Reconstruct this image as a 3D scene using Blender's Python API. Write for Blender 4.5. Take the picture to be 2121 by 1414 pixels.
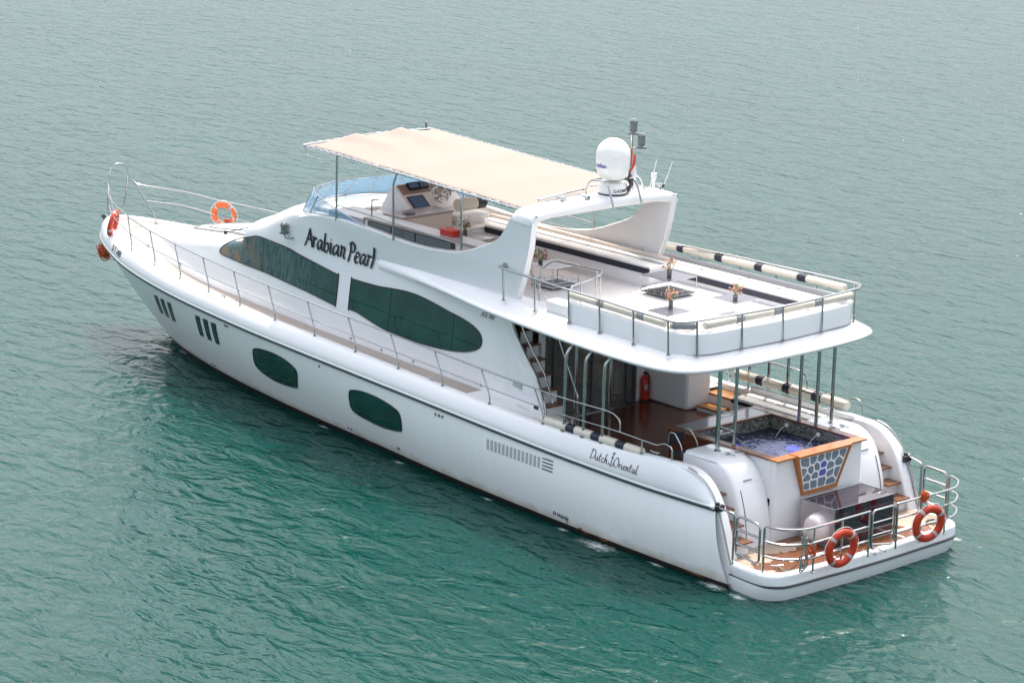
import bpy, bmesh, math, random
from mathutils import Vector, Matrix
random.seed(7)
R = math.radians
for o in list(bpy.data.objects): bpy.data.objects.remove(o)
S = bpy.context.scene
col = S.collection

# ------------------------------------------------------------ camera, sky, sun, exposure
# x runs forward to the bow, y to port, z up; the water is z = 0
cam = bpy.data.cameras.new('camera'); camo = bpy.data.objects.new('camera', cam); col.objects.link(camo)
cam.sensor_width = 36; cam.lens = 98.296; cam.clip_start = 1; cam.clip_end = 6000
rt = Vector((-0.66617556, -0.74538709, 0.02466169)); up = Vector((0.1997691, -0.14648532, 0.96883144)); fw = Vector((0.71854187, -0.65033847, -0.24649025))
mm = Matrix((fw.cross(up).normalized(), up, -fw)).transposed().to_4x4(); mm.translation = Vector((-34.3773385, 41.49850045, 18.3520154))
camo.matrix_world = mm
S.camera = camo
SUN_DIR = Vector((0.60 * math.cos(R(64)), -0.80 * math.cos(R(64)), math.sin(R(64))))
w = bpy.data.worlds.new('World'); S.world = w; w.use_nodes = True
nt = w.node_tree; bg = nt.nodes['Background']; sky = nt.nodes.new('ShaderNodeTexSky')
sky.sky_type = 'NISHITA'; sky.sun_disc = False; sky.sun_elevation = R(64); sky.sun_rotation = math.atan2(SUN_DIR.x, SUN_DIR.y)
sky.dust_density = 9.0; sky.air_density = 1.0; sky.ozone_density = 1.0
# humid, milky air: the clear-sky model plus an even veil of haze over the whole dome
hz = nt.nodes.new('ShaderNodeMix'); hz.data_type = 'RGBA'; hz.blend_type = 'ADD'; hz.inputs['Factor'].default_value = 1
hz.inputs['B'].default_value = (3.6, 3.85, 4.15, 1); nt.links.new(sky.outputs[0], hz.inputs['A']); nt.links.new(hz.outputs['Result'], bg.inputs[0]); bg.inputs[1].default_value = 0.12
sl = bpy.data.lights.new('sun', 'SUN'); sl.energy = 2.6; sl.angle = R(0.5); sl.color = (1.0, 0.955, 0.89)
so = bpy.data.objects.new('sun', sl); col.objects.link(so); so.rotation_euler = SUN_DIR.to_track_quat('Z', 'Y').to_euler()
S.view_settings.view_transform = 'Standard'; S.view_settings.look = 'None'; S.view_settings.gamma = 1; S.view_settings.exposure = 0.70

# ------------------------------------------------------------ materials
def mat(name, colr, rough=.5, metal=0., spec=.5, coat=0., noise=0., nscale=3., bump=0., bscale=30., alpha=1., trans=0., emit=None, ior=1.5, sub=0):
    m = bpy.data.materials.new(name); m.use_nodes = True; t = m.node_tree; b = t.nodes['Principled BSDF']
    b.inputs['Base Color'].default_value = (*colr, 1); b.inputs['Roughness'].default_value = rough; b.inputs['Metallic'].default_value = metal
    b.inputs['Specular IOR Level'].default_value = spec; b.inputs['Coat Weight'].default_value = coat; b.inputs['Coat Roughness'].default_value = .05
    b.inputs['Transmission Weight'].default_value = trans; b.inputs['IOR'].default_value = ior; b.inputs['Alpha'].default_value = alpha
    if emit: b.inputs['Emission Color'].default_value = (*emit[0], 1); b.inputs['Emission Strength'].default_value = emit[1]
    if noise:
        tc = t.nodes.new('ShaderNodeTexCoord'); n = t.nodes.new('ShaderNodeTexNoise'); n.inputs['Scale'].default_value = nscale; n.inputs['Detail'].default_value = 6
        mx = t.nodes.new('ShaderNodeMix'); mx.data_type = 'RGBA'; mx.inputs['A'].default_value = (*[max(0, c * (1 - noise)) for c in colr], 1); mx.inputs['B'].default_value = (*[min(1, c * (1 + noise * .5)) for c in colr], 1)
        t.links.new(tc.outputs['Object'], n.inputs['Vector']); t.links.new(n.outputs['Fac'], mx.inputs['Factor']); t.links.new(mx.outputs['Result'], b.inputs['Base Color'])
    if bump:
        tc = t.nodes.new('ShaderNodeTexCoord'); n = t.nodes.new('ShaderNodeTexNoise'); n.inputs['Scale'].default_value = bscale; n.inputs['Detail'].default_value = 4
        bp = t.nodes.new('ShaderNodeBump'); bp.inputs['Strength'].default_value = 1; bp.inputs['Distance'].default_value = bump
        t.links.new(tc.outputs['Object'], n.inputs['Vector']); t.links.new(n.outputs['Fac'], bp.inputs['Height']); t.links.new(bp.outputs[0], b.inputs['Normal'])
    return m
def plank_mat(name, c1, c2, gap, pitch, axis='y', rough=.55, patch=None):
    m = mat(name, c1, rough); t = m.node_tree; N = t.nodes; L = t.links; b = N['Principled BSDF']
    tc = N.new('ShaderNodeTexCoord'); sp = N.new('ShaderNodeSeparateXYZ'); L.new(tc.outputs['Object'], sp.inputs[0])
    d = N.new('ShaderNodeMath'); d.operation = 'DIVIDE'; d.inputs[1].default_value = pitch; L.new(sp.outputs['XYZ'.index(axis.upper())], d.inputs[0])
    fr = N.new('ShaderNodeMath'); fr.operation = 'FRACT'; L.new(d.outputs[0], fr.inputs[0])
    g = N.new('ShaderNodeMath'); g.operation = 'LESS_THAN'; g.inputs[1].default_value = .13; L.new(fr.outputs[0], g.inputs[0])
    fl = N.new('ShaderNodeMath'); fl.operation = 'FLOOR'; L.new(d.outputs[0], fl.inputs[0])
    wn = N.new('ShaderNodeTexWhiteNoise'); wn.noise_dimensions = '1D'; L.new(fl.outputs[0], wn.inputs['W'])
    nz = N.new('ShaderNodeTexNoise'); nz.inputs['Scale'].default_value = 2.5; nz.inputs['Detail'].default_value = 8; L.new(tc.outputs['Object'], nz.inputs['Vector'])
    ad = N.new('ShaderNodeMath'); ad.operation = 'MULTIPLY_ADD'; ad.inputs[1].default_value = .5; L.new(wn.outputs['Value'], ad.inputs[0])
    h = N.new('ShaderNodeMath'); h.operation = 'MULTIPLY'; h.inputs[1].default_value = .5; L.new(nz.outputs['Fac'], h.inputs[0]); L.new(h.outputs[0], ad.inputs[2])
    mx = N.new('ShaderNodeMix'); mx.data_type = 'RGBA'; mx.inputs['A'].default_value = (*c1, 1); mx.inputs['B'].default_value = (*c2, 1); L.new(ad.outputs[0], mx.inputs['Factor'])
    out = mx.outputs['Result']
    if patch:   # wet, darker wood with an irregular outline
        n2 = N.new('ShaderNodeTexNoise'); n2.inputs['Scale'].default_value = 1.9; n2.inputs['Detail'].default_value = 5; L.new(tc.outputs['Object'], n2.inputs['Vector'])
        ln = N.new('ShaderNodeVectorMath'); ln.operation = 'DISTANCE'; ln.inputs[1].default_value = patch[0]
        sc = N.new('ShaderNodeVectorMath'); sc.operation = 'MULTIPLY'; sc.inputs[1].default_value = patch[1]; L.new(tc.outputs['Object'], sc.inputs[0]); L.new(sc.outputs[0], ln.inputs[0])
        s2 = N.new('ShaderNodeMath'); s2.operation = 'SUBTRACT'; L.new(n2.outputs['Fac'], s2.inputs[0]); L.new(ln.outputs['Value'], s2.inputs[1])
        g2 = N.new('ShaderNodeMath'); g2.operation = 'GREATER_THAN'; g2.inputs[1].default_value = patch[2]; L.new(s2.outputs[0], g2.inputs[0])
        m2 = N.new('ShaderNodeMix'); m2.data_type = 'RGBA'; L.new(g2.outputs[0], m2.inputs['Factor']); L.new(out, m2.inputs['A']); m2.inputs['B'].default_value = (*patch[3], 1); out = m2.outputs['Result']
        rg = N.new('ShaderNodeMapRange'); L.new(g2.outputs[0], rg.inputs[0]); rg.inputs[3].default_value = rough; rg.inputs[4].default_value = .15; L.new(rg.outputs[0], b.inputs['Roughness'])
    m3 = N.new('ShaderNodeMix'); m3.data_type = 'RGBA'; L.new(g.outputs[0], m3.inputs['Factor']); L.new(out, m3.inputs['A']); m3.inputs['B'].default_value = (*gap, 1)
    L.new(m3.outputs['Result'], b.inputs['Base Color']); return m
M = {}
M['gel'] = mat('white_gelcoat', (.80, .805, .81), .22, coat=.5, noise=.035, nscale=1.3, bump=.0015, bscale=2.2)
M['hullw'] = mat('white_topsides', (.91, .905, .90), .3, spec=.35, coat=.08, noise=.04, nscale=.8, bump=.003, bscale=1.6)
_t = M['hullw'].node_tree; _p = _t.nodes['Principled BSDF']; _old = _p.inputs['Base Color'].links[0].from_socket; _tc = _t.nodes.new('ShaderNodeTexCoord'); _mp = _t.nodes.new('ShaderNodeMapping'); _mp.inputs['Scale'].default_value = (3.2, 0, .35); _n = _t.nodes.new('ShaderNodeTexNoise'); _n.inputs['Scale'].default_value = 1.6; _n.inputs['Detail'].default_value = 6
_t.links.new(_tc.outputs['Object'], _mp.inputs[0]); _t.links.new(_mp.outputs[0], _n.inputs['Vector']); _r = _t.nodes.new('ShaderNodeValToRGB'); _r.color_ramp.elements[0].position = .35; _r.color_ramp.elements[0].color = (.975, .975, .97, 1); _r.color_ramp.elements[1].position = .6; _r.color_ramp.elements[1].color = (1, 1, 1, 1); _t.links.new(_n.outputs['Fac'], _r.inputs[0])
_sp = _t.nodes.new('ShaderNodeSeparateXYZ'); _t.links.new(_tc.outputs['Object'], _sp.inputs[0]); _mr = _t.nodes.new('ShaderNodeMapRange'); _mr.inputs[1].default_value = .08; _mr.inputs[2].default_value = .42; _n3 = _t.nodes.new('ShaderNodeTexNoise'); _n3.inputs['Scale'].default_value = 2.5; _n3.inputs['Detail'].default_value = 6; _t.links.new(_tc.outputs['Object'], _n3.inputs['Vector']); _ad = _t.nodes.new('ShaderNodeMath'); _ad.operation = 'MULTIPLY_ADD'; _ad.inputs[1].default_value = -.35; _t.links.new(_n3.outputs['Fac'], _ad.inputs[0]); _t.links.new(_sp.outputs[2], _ad.inputs[2]); _ad2 = _t.nodes.new('ShaderNodeMath'); _ad2.inputs[1].default_value = .17; _t.links.new(_ad.outputs[0], _ad2.inputs[0]); _t.links.new(_ad2.outputs[0], _mr.inputs[0])
_r3 = _t.nodes.new('ShaderNodeValToRGB'); _r3.color_ramp.elements[0].color = (.62, .57, .46, 1); _r3.color_ramp.elements[1].color = (1, 1, 1, 1); _r3.color_ramp.elements[1].position = .7; _t.links.new(_mr.outputs[0], _r3.inputs[0])
_m1 = _t.nodes.new('ShaderNodeMix'); _m1.data_type = 'RGBA'; _m1.blend_type = 'MULTIPLY'; _m1.inputs['Factor'].default_value = 1; _t.links.new(_old, _m1.inputs['A']); _t.links.new(_r.outputs[0], _m1.inputs['B'])
_m2 = _t.nodes.new('ShaderNodeMix'); _m2.data_type = 'RGBA'; _m2.blend_type = 'MULTIPLY'; _m2.inputs['Factor'].default_value = 1; _t.links.new(_m1.outputs['Result'], _m2.inputs['A']); _t.links.new(_r3.outputs[0], _m2.inputs['B']); _t.links.new(_m2.outputs['Result'], _p.inputs['Base Color'])
M['gel2'] = mat('white_fibreglass', (.80, .79, .785), .38, noise=.05, nscale=1.5)
M['nonskid'] = mat('nonskid_deck', (.74, .72, .70), .6, noise=.05, nscale=5, bump=.002, bscale=120)
M['steel'] = mat('polished_steel', (.44, .45, .45), .14, metal=1, noise=.12, nscale=6)
M['black'] = mat('black_rubber', (.012, .014, .018), .45)
M['strip'] = mat('rub_strip', (.02, .028, .035), .35, noise=.3, nscale=2)
M['glass'] = mat('tinted_window_glass', (.006, .066, .052), .03, spec=.45, noise=.75, nscale=1.5, bump=.006, bscale=1.6)  # green mottling in the colour imitates varied reflections of the water
M['glass_fwd'] = mat('painted_reflection_glass', (.01, .05, .045), .04, spec=.6); _t = M['glass_fwd'].node_tree  # streaky reflections and a brown interior view are painted into the colour
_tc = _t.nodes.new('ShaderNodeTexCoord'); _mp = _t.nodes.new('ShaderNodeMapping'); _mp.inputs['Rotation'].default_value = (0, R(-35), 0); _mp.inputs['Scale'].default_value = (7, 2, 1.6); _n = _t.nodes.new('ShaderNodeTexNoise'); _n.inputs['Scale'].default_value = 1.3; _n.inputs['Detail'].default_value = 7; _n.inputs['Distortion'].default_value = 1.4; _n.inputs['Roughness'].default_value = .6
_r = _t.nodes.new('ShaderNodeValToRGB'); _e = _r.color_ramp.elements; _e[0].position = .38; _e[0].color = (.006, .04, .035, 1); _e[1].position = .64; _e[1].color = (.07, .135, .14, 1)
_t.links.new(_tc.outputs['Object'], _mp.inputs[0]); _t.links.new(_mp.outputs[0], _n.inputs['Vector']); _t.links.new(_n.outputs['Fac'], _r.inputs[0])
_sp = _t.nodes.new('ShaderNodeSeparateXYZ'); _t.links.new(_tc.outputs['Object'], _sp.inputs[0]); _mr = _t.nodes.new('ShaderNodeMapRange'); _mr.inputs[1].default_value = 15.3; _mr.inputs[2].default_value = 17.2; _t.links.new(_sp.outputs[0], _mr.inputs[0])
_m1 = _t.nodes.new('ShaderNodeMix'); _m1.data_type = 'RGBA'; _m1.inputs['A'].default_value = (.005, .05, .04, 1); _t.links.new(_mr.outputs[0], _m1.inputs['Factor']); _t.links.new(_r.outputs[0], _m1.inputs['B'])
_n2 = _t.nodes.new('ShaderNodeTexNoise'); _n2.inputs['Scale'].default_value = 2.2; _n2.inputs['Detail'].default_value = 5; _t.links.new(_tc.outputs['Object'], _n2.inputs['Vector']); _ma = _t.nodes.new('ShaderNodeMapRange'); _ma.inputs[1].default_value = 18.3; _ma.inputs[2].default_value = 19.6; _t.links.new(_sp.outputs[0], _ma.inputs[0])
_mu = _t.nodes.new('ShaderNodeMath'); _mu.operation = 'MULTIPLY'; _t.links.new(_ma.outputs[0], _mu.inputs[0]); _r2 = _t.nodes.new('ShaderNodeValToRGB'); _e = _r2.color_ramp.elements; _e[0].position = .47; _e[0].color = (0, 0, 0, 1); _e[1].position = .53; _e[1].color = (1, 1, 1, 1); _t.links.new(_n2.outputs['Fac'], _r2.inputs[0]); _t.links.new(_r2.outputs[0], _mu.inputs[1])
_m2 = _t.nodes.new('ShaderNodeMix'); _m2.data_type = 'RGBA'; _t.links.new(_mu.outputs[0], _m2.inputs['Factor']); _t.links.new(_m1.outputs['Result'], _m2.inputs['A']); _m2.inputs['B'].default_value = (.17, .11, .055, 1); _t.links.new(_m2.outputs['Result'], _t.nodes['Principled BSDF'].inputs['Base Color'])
M['navy'] = mat('navy_leather', (.012, .016, .035), .5, noise=.2)
M['cream'] = mat('cream_leather', (.72, .66, .56), .5, noise=.06, bump=.002, bscale=14)
M['white_leather'] = mat('white_leather', (.80, .79, .75), .5, noise=.05, bump=.002, bscale=14)
M['grey_leather'] = mat('grey_leather', (.27, .275, .29), .5, noise=.1)
M['canvas'] = mat('beige_canvas', (.405, .35, .31), .85, noise=.07, nscale=1.2, bump=.012, bscale=2.6)
_m = M['canvas']; _t = _m.node_tree; _b = _t.nodes['Principled BSDF']; _tr = _t.nodes.new('ShaderNodeBsdfTranslucent'); _tr.inputs[0].default_value = (.75, .55, .42, 1)
_mx = _t.nodes.new('ShaderNodeMixShader'); _mx.inputs[0].default_value = .28; _o = _t.nodes['Material Output']; _t.links.new(_b.outputs[0], _mx.inputs[1]); _t.links.new(_tr.outputs[0], _mx.inputs[2]); _t.links.new(_mx.outputs[0], _o.inputs[0])
M['teak'] = plank_mat('weathered_teak', (.37, .315, .275), (.47, .41, .365), (.07, .055, .05), .075, 'y', .65)
M['teak_plat'] = plank_mat('platform_teak', (.36, .27, .20), (.46, .37, .29), (.09, .065, .05), .06, 'y', .6, patch=((.75, .15, .0), (1.0, .33, 0), -.32, (.19, .065, .022)))
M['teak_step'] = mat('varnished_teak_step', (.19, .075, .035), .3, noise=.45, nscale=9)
M['teak_orange'] = mat('varnished_teak_painted_sun', (.42, .17, .04), .3, noise=.4, nscale=9)  # brighter copy of the step varnish, sunlight painted into its orange
M['brown'] = mat('brown_cockpit_sole', (.125, .044, .022), .18, noise=.35, nscale=1.5)
M['rim_shaded'] = mat('shaded_tub_rim', (.17, .06, .03), .25, noise=.4, nscale=7)  # side-rim copy of the varnish, shade put into its darker brown
M['rim'] = mat('varnished_tub_rim', (.42, .15, .04), .25, noise=.35, nscale=7)  # sunlit orange of the aft rim is painted into this colour
M['mahog'] = mat('mahogany_panel', (.11, .035, .015), .25, noise=.5, nscale=4)
M['marble'] = mat('grey_marble_top', (.22, .23, .26), .12, noise=.25, nscale=3)
M['marble_lt'] = mat('pale_marble_top', (.42, .41, .43), .2, noise=.15, nscale=2)
M['taupe'] = mat('taupe_trim', (.27, .22, .20), .4)
M['red'] = mat('red_plastic', (.55, .03, .02), .35, noise=.1)
M['orange'] = mat('orange_life_ring', (.52, .040, .012), .42, noise=.15, nscale=12, bump=.002, bscale=25)
M['orange2'] = mat('bright_orange_life_ring', (.78, .15, .03), .45, noise=.15, nscale=12)
M['band'] = mat('reflective_band', (.42, .42, .42), .4)
M['orope'] = mat('orange_rope', (.62, .10, .02), .7, noise=.4, nscale=40)
M['rope'] = mat('grey_mooring_rope', (.25, .25, .235), .85, noise=.4, nscale=60)
M['grey'] = mat('dark_grey_plastic', (.09, .10, .10), .4)
M['greyl'] = mat('smoked_lamp_lens', (.16, .19, .19), .15, noise=.3, nscale=20)
M['slot'] = mat('vent_recess', (.42, .43, .44), .5)
M['dark'] = mat('dark_opening', (.02, .022, .024), .6)
M['antifoul'] = mat('dark_antifouling', (.018, .014, .012), .6, noise=.6, nscale=8)
M['dome'] = mat('white_radome', (.84, .84, .81), .3, coat=.3)
M['wsglass'] = mat('pale_blue_windshield', (.30, .55, .78), .04, spec=.6, alpha=.40)
M['clear'] = mat('clear_acrylic', (.80, .72, .76), .03, alpha=.16)
M['tint'] = mat('smoked_acrylic', (.022, .012, .020), .04, spec=.9, alpha=.93)
M['tabletop'] = mat('smoked_table_glass', (.12, .115, .14), .12, spec=.18)
M['screen'] = mat('navigation_screen', (.02, .035, .07), .08, emit=((.15, .3, .6), .07))
M['pink'] = mat('pink_petal', (.80, .40, .35), .6, noise=.4, nscale=30)
M['leaf'] = mat('pale_green_leaf', (.22, .30, .09), .6, noise=.4, nscale=30)
M['rust'] = mat('rust_streak', (.30, .12, .04), .8, noise=.5, nscale=25)
M['flag_r'] = mat('red_flag_cloth', (.55, .04, .03), .7); M['flag_g'] = mat('green_flag_cloth', (.03, .22, .08), .7)
M['flag_k'] = mat('black_flag_cloth', (.012, .012, .02), .7); M['flag_w'] = mat('white_flag_cloth', (.75, .72, .74), .7)
M['ink'] = mat('black_lettering', (.012, .014, .025), .4); M['blueink'] = mat('blue_lettering', (.03, .06, .35), .4); M['greyink'] = mat('grey_lettering', (.12, .12, .13), .4)
M['beige'] = mat('beige_interior_panel', (.66, .58, .52), .5, noise=.04)
M['curtain'] = mat('cream_salon_furniture', (.62, .60, .50), .6, noise=.2, nscale=3)
M['bluelamp'] = mat('blue_underwater_lamp', (.1, .1, .8), .3, emit=((.05, .06, 1.0), 1.6))
M['red_case'] = mat('pinkish_raft_canister', (.74, .66, .64), .4, noise=.12, nscale=2)

# ------------------------------------------------------------ builders
def tag(o, label=None, cat=None, group=None, kind=None):
    if label: o['label'] = label
    if cat: o['category'] = cat
    if group: o['group'] = group
    if kind: o['kind'] = kind
    return o
def empty(name, loc=(0, 0, 0), label=None, cat=None, group=None):
    o = bpy.data.objects.new(name, None); o.location = loc; o.empty_display_size = .2; col.objects.link(o); tag(o, label, cat, group); return o
def meshobj(name, vs, fs, m, parent=None, smooth=True, bevel=0, seg=2, solid=0, ang=35, loc=None):
    me = bpy.data.meshes.new(name); me.from_pydata([tuple(v) for v in vs], [], fs); me.validate(); me.update()
    bm = bmesh.new(); bm.from_mesh(me); bmesh.ops.recalc_face_normals(bm, faces=bm.faces); bm.to_mesh(me); bm.free()
    o = bpy.data.objects.new(name, me); col.objects.link(o)
    for x in (m if isinstance(m, list) else [m]): me.materials.append(M[x] if isinstance(x, str) else x)
    if smooth:
        for p in me.polygons: p.use_smooth = True
        if ang:
            bm = bmesh.new(); bm.from_mesh(me)
            for e in bm.edges:
                if len(e.link_faces) == 2 and e.calc_face_angle(0) > R(ang): e.smooth = False
            bm.to_mesh(me); bm.free()
    if solid: md = o.modifiers.new('s', 'SOLIDIFY'); md.thickness = solid; md.offset = 0
    if bevel:
        md = o.modifiers.new('b', 'BEVEL'); md.width = bevel; md.segments = seg; md.limit_method = 'ANGLE'; md.angle_limit = R(30); md.harden_normals = False
    if parent is not None:
        o.parent = parent
    if loc is not None: o.location = loc
    return o
def catmull(P, n=6, closed=False):
    P = [Vector(p) for p in P]; out = []; k = len(P)
    for i in range(k if closed else k - 1):
        a = P[(i - 1) % k] if closed or i > 0 else P[0] * 2 - P[1]
        b = P[i]; c = P[(i + 1) % k]; d = P[(i + 2) % k] if closed or i + 2 < k else P[-1] * 2 - P[-2]
        for j in range(n):
            t = j / n; out.append(.5 * ((2 * b) + (c - a) * t + (2 * a - 5 * b + 4 * c - d) * t * t + (3 * b - a - 3 * c + d) * t ** 3))
    if not closed: out.append(P[-1])
    return out
def fillet(P, r, n=5, closed=False):
    P = [Vector(p) for p in P]; out = []; k = len(P)
    for i in range(k):
        if not closed and i in (0, k - 1): out.append(P[i]); continue
        a, b, c = P[i - 1], P[i], P[(i + 1) % k]; u = (a - b); v = (c - b); rr = min(r, u.length * .48, v.length * .48)
        if rr < 1e-5: out.append(b); continue
        p0 = b + u.normalized() * rr; p1 = b + v.normalized() * rr
        for j in range(n + 1): t = j / n; out.append(p0 * (1 - t) ** 2 + b * 2 * t * (1 - t) + p1 * t * t)
    return out
class MB:
    def __init__(s): s.v = []; s.f = []
    def add(s, vs, fs):
        k = len(s.v); s.v += [tuple(v) for v in vs]; s.f += [tuple(i + k for i in f) for f in fs]; return s
    def box(s, c, d, rz=0, tilt=None):
        m = Matrix.Rotation(rz, 3, 'Z')
        if tilt: m = m @ Matrix.Rotation(tilt[1], 3, tilt[0])
        vs = [Vector(c) + m @ Vector((x * d[0] / 2, y * d[1] / 2, z * d[2] / 2)) for x in (-1, 1) for y in (-1, 1) for z in (-1, 1)]
        return s.add(vs, [(0, 1, 3, 2), (4, 6, 7, 5), (0, 4, 5, 1), (2, 3, 7, 6), (0, 2, 6, 4), (1, 5, 7, 3)])
    def b2(s, a, b): return s.box([(a[i] + b[i]) / 2 for i in range(3)], [abs(b[i] - a[i]) for i in range(3)])
    def prism(s, poly, vec):
        n = len(poly); vec = Vector(vec); vs = [Vector(p) for p in poly] + [Vector(p) + vec for p in poly]
        return s.add(vs, [tuple(range(n)), tuple(range(2 * n - 1, n - 1, -1))] + [(i, (i + 1) % n, n + (i + 1) % n, n + i) for i in range(n)])
    def tube(s, P, r, n=8, closed=False):
        P = [Vector(p) for p in P]; k = len(P); vs = []; prev = None
        rad = r if isinstance(r, (list, tuple)) else [r] * k
        for i, p in enumerate(P):
            t = (P[(i + 1) % k] - P[i - 1]) if closed else (P[min(i + 1, k - 1)] - P[max(i - 1, 0)])
            if t.length < 1e-9: t = Vector((0, 0, 1))
            t.normalize()
            if prev is None:
                a = Vector((0, 0, 1)) if abs(t.z) < .9 else Vector((1, 0, 0)); u = t.cross(a).normalized()
            else:
                u = prev - t * prev.dot(t)
                u = u.normalized() if u.length > 1e-6 else t.orthogonal().normalized()
            prev = u; v = t.cross(u)
            for j in range(n): a = 2 * math.pi * j / n; vs.append(p + (u * math.cos(a) + v * math.sin(a)) * rad[i])
        fs = []
        for i in range(k if closed else k - 1):
            for j in range(n):
                a = i * n + j; b = i * n + (j + 1) % n; c = ((i + 1) % k) * n + (j + 1) % n; d = ((i + 1) % k) * n + j; fs.append((a, b, c, d))
        if not closed: fs += [tuple(range(n)), tuple(range((k - 1) * n, k * n))]
        return s.add(vs, fs)
    def cyl(s, a, b, r, n=12, r2=None): return s.tube([a, b], [r, r if r2 is None else r2], n)
    def lathe(s, c, prof, n=24, axis='z'):
        vs = []
        for (r, h) in prof:
            for j in range(n):
                a = 2 * math.pi * j / n; p = (r * math.cos(a), r * math.sin(a), h)
                if axis == 'x': p = (p[2], p[0], p[1])
                if axis == 'y': p = (p[0], p[2], p[1])
                vs.append(Vector(c) + Vector(p))
        k = len(prof); fs = [(i * n + j, i * n + (j + 1) % n, (i + 1) * n + (j + 1) % n, (i + 1) * n + j) for i in range(k - 1) for j in range(n)]
        return s.add(vs, fs + [tuple(range(n)), tuple(range((k - 1) * n, k * n))])
    def grid(s, rows, closed=False):
        n = len(rows[0]); vs = [p for r in rows for p in r]; fs = []
        for i in range(len(rows) - 1 + (1 if closed else 0)):
            for j in range(n - 1): a = i * n + j; b = ((i + 1) % len(rows)) * n + j; fs.append((a, a + 1, b + 1, b))
        return s.add(vs, fs)
    def build(s, name, m, parent=None, **k): return meshobj(name, s.v, s.f, m, parent, **k)

# ------------------------------------------------------------ yacht geometry functions
#GEO-BEGIN
def pch(xs, ys, x):
    n = len(xs)
    if x <= xs[0]: return ys[0]
    if x >= xs[-1]: return ys[-1]
    h = [xs[i + 1] - xs[i] for i in range(n - 1)]; d = [(ys[i + 1] - ys[i]) / h[i] for i in range(n - 1)]
    i = 0
    while x > xs[i + 1]: i += 1
    def sl(k):
        if k == 0: return d[0]
        if k == n - 1: return d[-1]
        if d[k - 1] * d[k] <= 0: return 0
        w1 = 2 * h[k] + h[k - 1]; w2 = h[k] + 2 * h[k - 1]; return (w1 + w2) / (w1 / d[k - 1] + w2 / d[k])
    t = (x - xs[i]) / h[i]; m0 = sl(i) * h[i]; m1 = sl(i + 1) * h[i]
    return (2 * t ** 3 - 3 * t * t + 1) * ys[i] + (t ** 3 - 2 * t * t + t) * m0 + (-2 * t ** 3 + 3 * t * t) * ys[i + 1] + (t ** 3 - t * t) * m1
ZR = ([0, 4, 6, 8.5, 11.7, 14, 18, 22, 25, 27.85], [1.58, 1.57, 1.6, 1.69, 1.82, 1.9, 2.02, 2.14, 2.25, 2.38])
BR = ([2.1, 4, 8, 12, 14, 17.2, 18.9, 20.6, 22.3, 24.2, 25.8, 26.9, 27.5, 27.75, 27.85], [2.93, 3.0, 3.0, 2.97, 2.93, 2.82, 2.7, 2.53, 2.28, 1.86, 1.30, .80, .42, .2, .0])
BW = ([1.65, 2.3, 5, 8.4, 10.9, 13.7, 16.8, 18.2, 19.6, 21.3, 23.2, 24.3, 24.9], [2.88, 2.9, 2.86, 2.7, 2.52, 2.22, 1.92, 1.74, 1.53, 1.2, .72, .32, .0])
def zr(x): return pch(*ZR, x)
def rubpt(u):
    e = 1 - (1 - u) ** 1.35
    x = 2.1 + e * 25.75; return (x, pch(*BR, x), zr(x))
def wlpt(u):
    e = 1 - (1 - u) ** 1.35
    x = 1.65 + e * 23.25; return (x, pch(*BW, x), 0.0)
def hullpt(u, s):
    a = wlpt(u); b = rubpt(u); bul = 4 * s * (1 - s)
    k = u ** 10
    return (a[0] + (b[0] - a[0]) * s + .42 * bul * k, a[1] + (b[1] - a[1]) * s + bul * (.13 * (1 - u) ** .5 * (1 - k)), b[2] * s)
def hully(x, z):
    u = .5
    for _ in range(3):
        lo, hi = 0., 1.
        for _ in range(26):
            u = (lo + hi) / 2; s = z / rubpt(u)[2]
            if hullpt(u, s)[0] < x: lo = u
            else: hi = u
    return hullpt(u, z / rubpt(u)[2])[1]
# gunwale: section offsets (inward distance, height share) along the rub line
GH = ([2.1, 2.25, 2.5, 2.95, 3.5, 5, 8, 14, 22, 28], [.02, .24, .47, .62, .66, .57, .47, .45, .45, .45])
GSEC = [(-.03, 0), (-.06, .12), (-.055, .3), (-.02, .55), (.04, .78), (.11, .93), (.19, 1.0), (.26, .99), (.31, .9), (.33, .7), (.33, .2)]
def gunz(x): return zr(x) + pch(*GH, x)
def guny(x, z):
    h = pch(*GH, x); f = (z - zr(x)) / h
    for (a, b) in zip(GSEC, GSEC[1:]):
        if a[1] <= f <= b[1]: return pch(*BR, x) - (a[0] + (b[0] - a[0]) * (f - a[1]) / (b[1] - a[1]))
    return pch(*BR, x)
def zdeck(x): return zr(x) + pch(*GH, x) - .08
HX = [7.7, 12, 15.5, 15.55, 17.0, 17.8, 18.7, 19.4, 19.5, 21.0, 22.5, 23.8, 24.8, 25.6]
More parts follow.
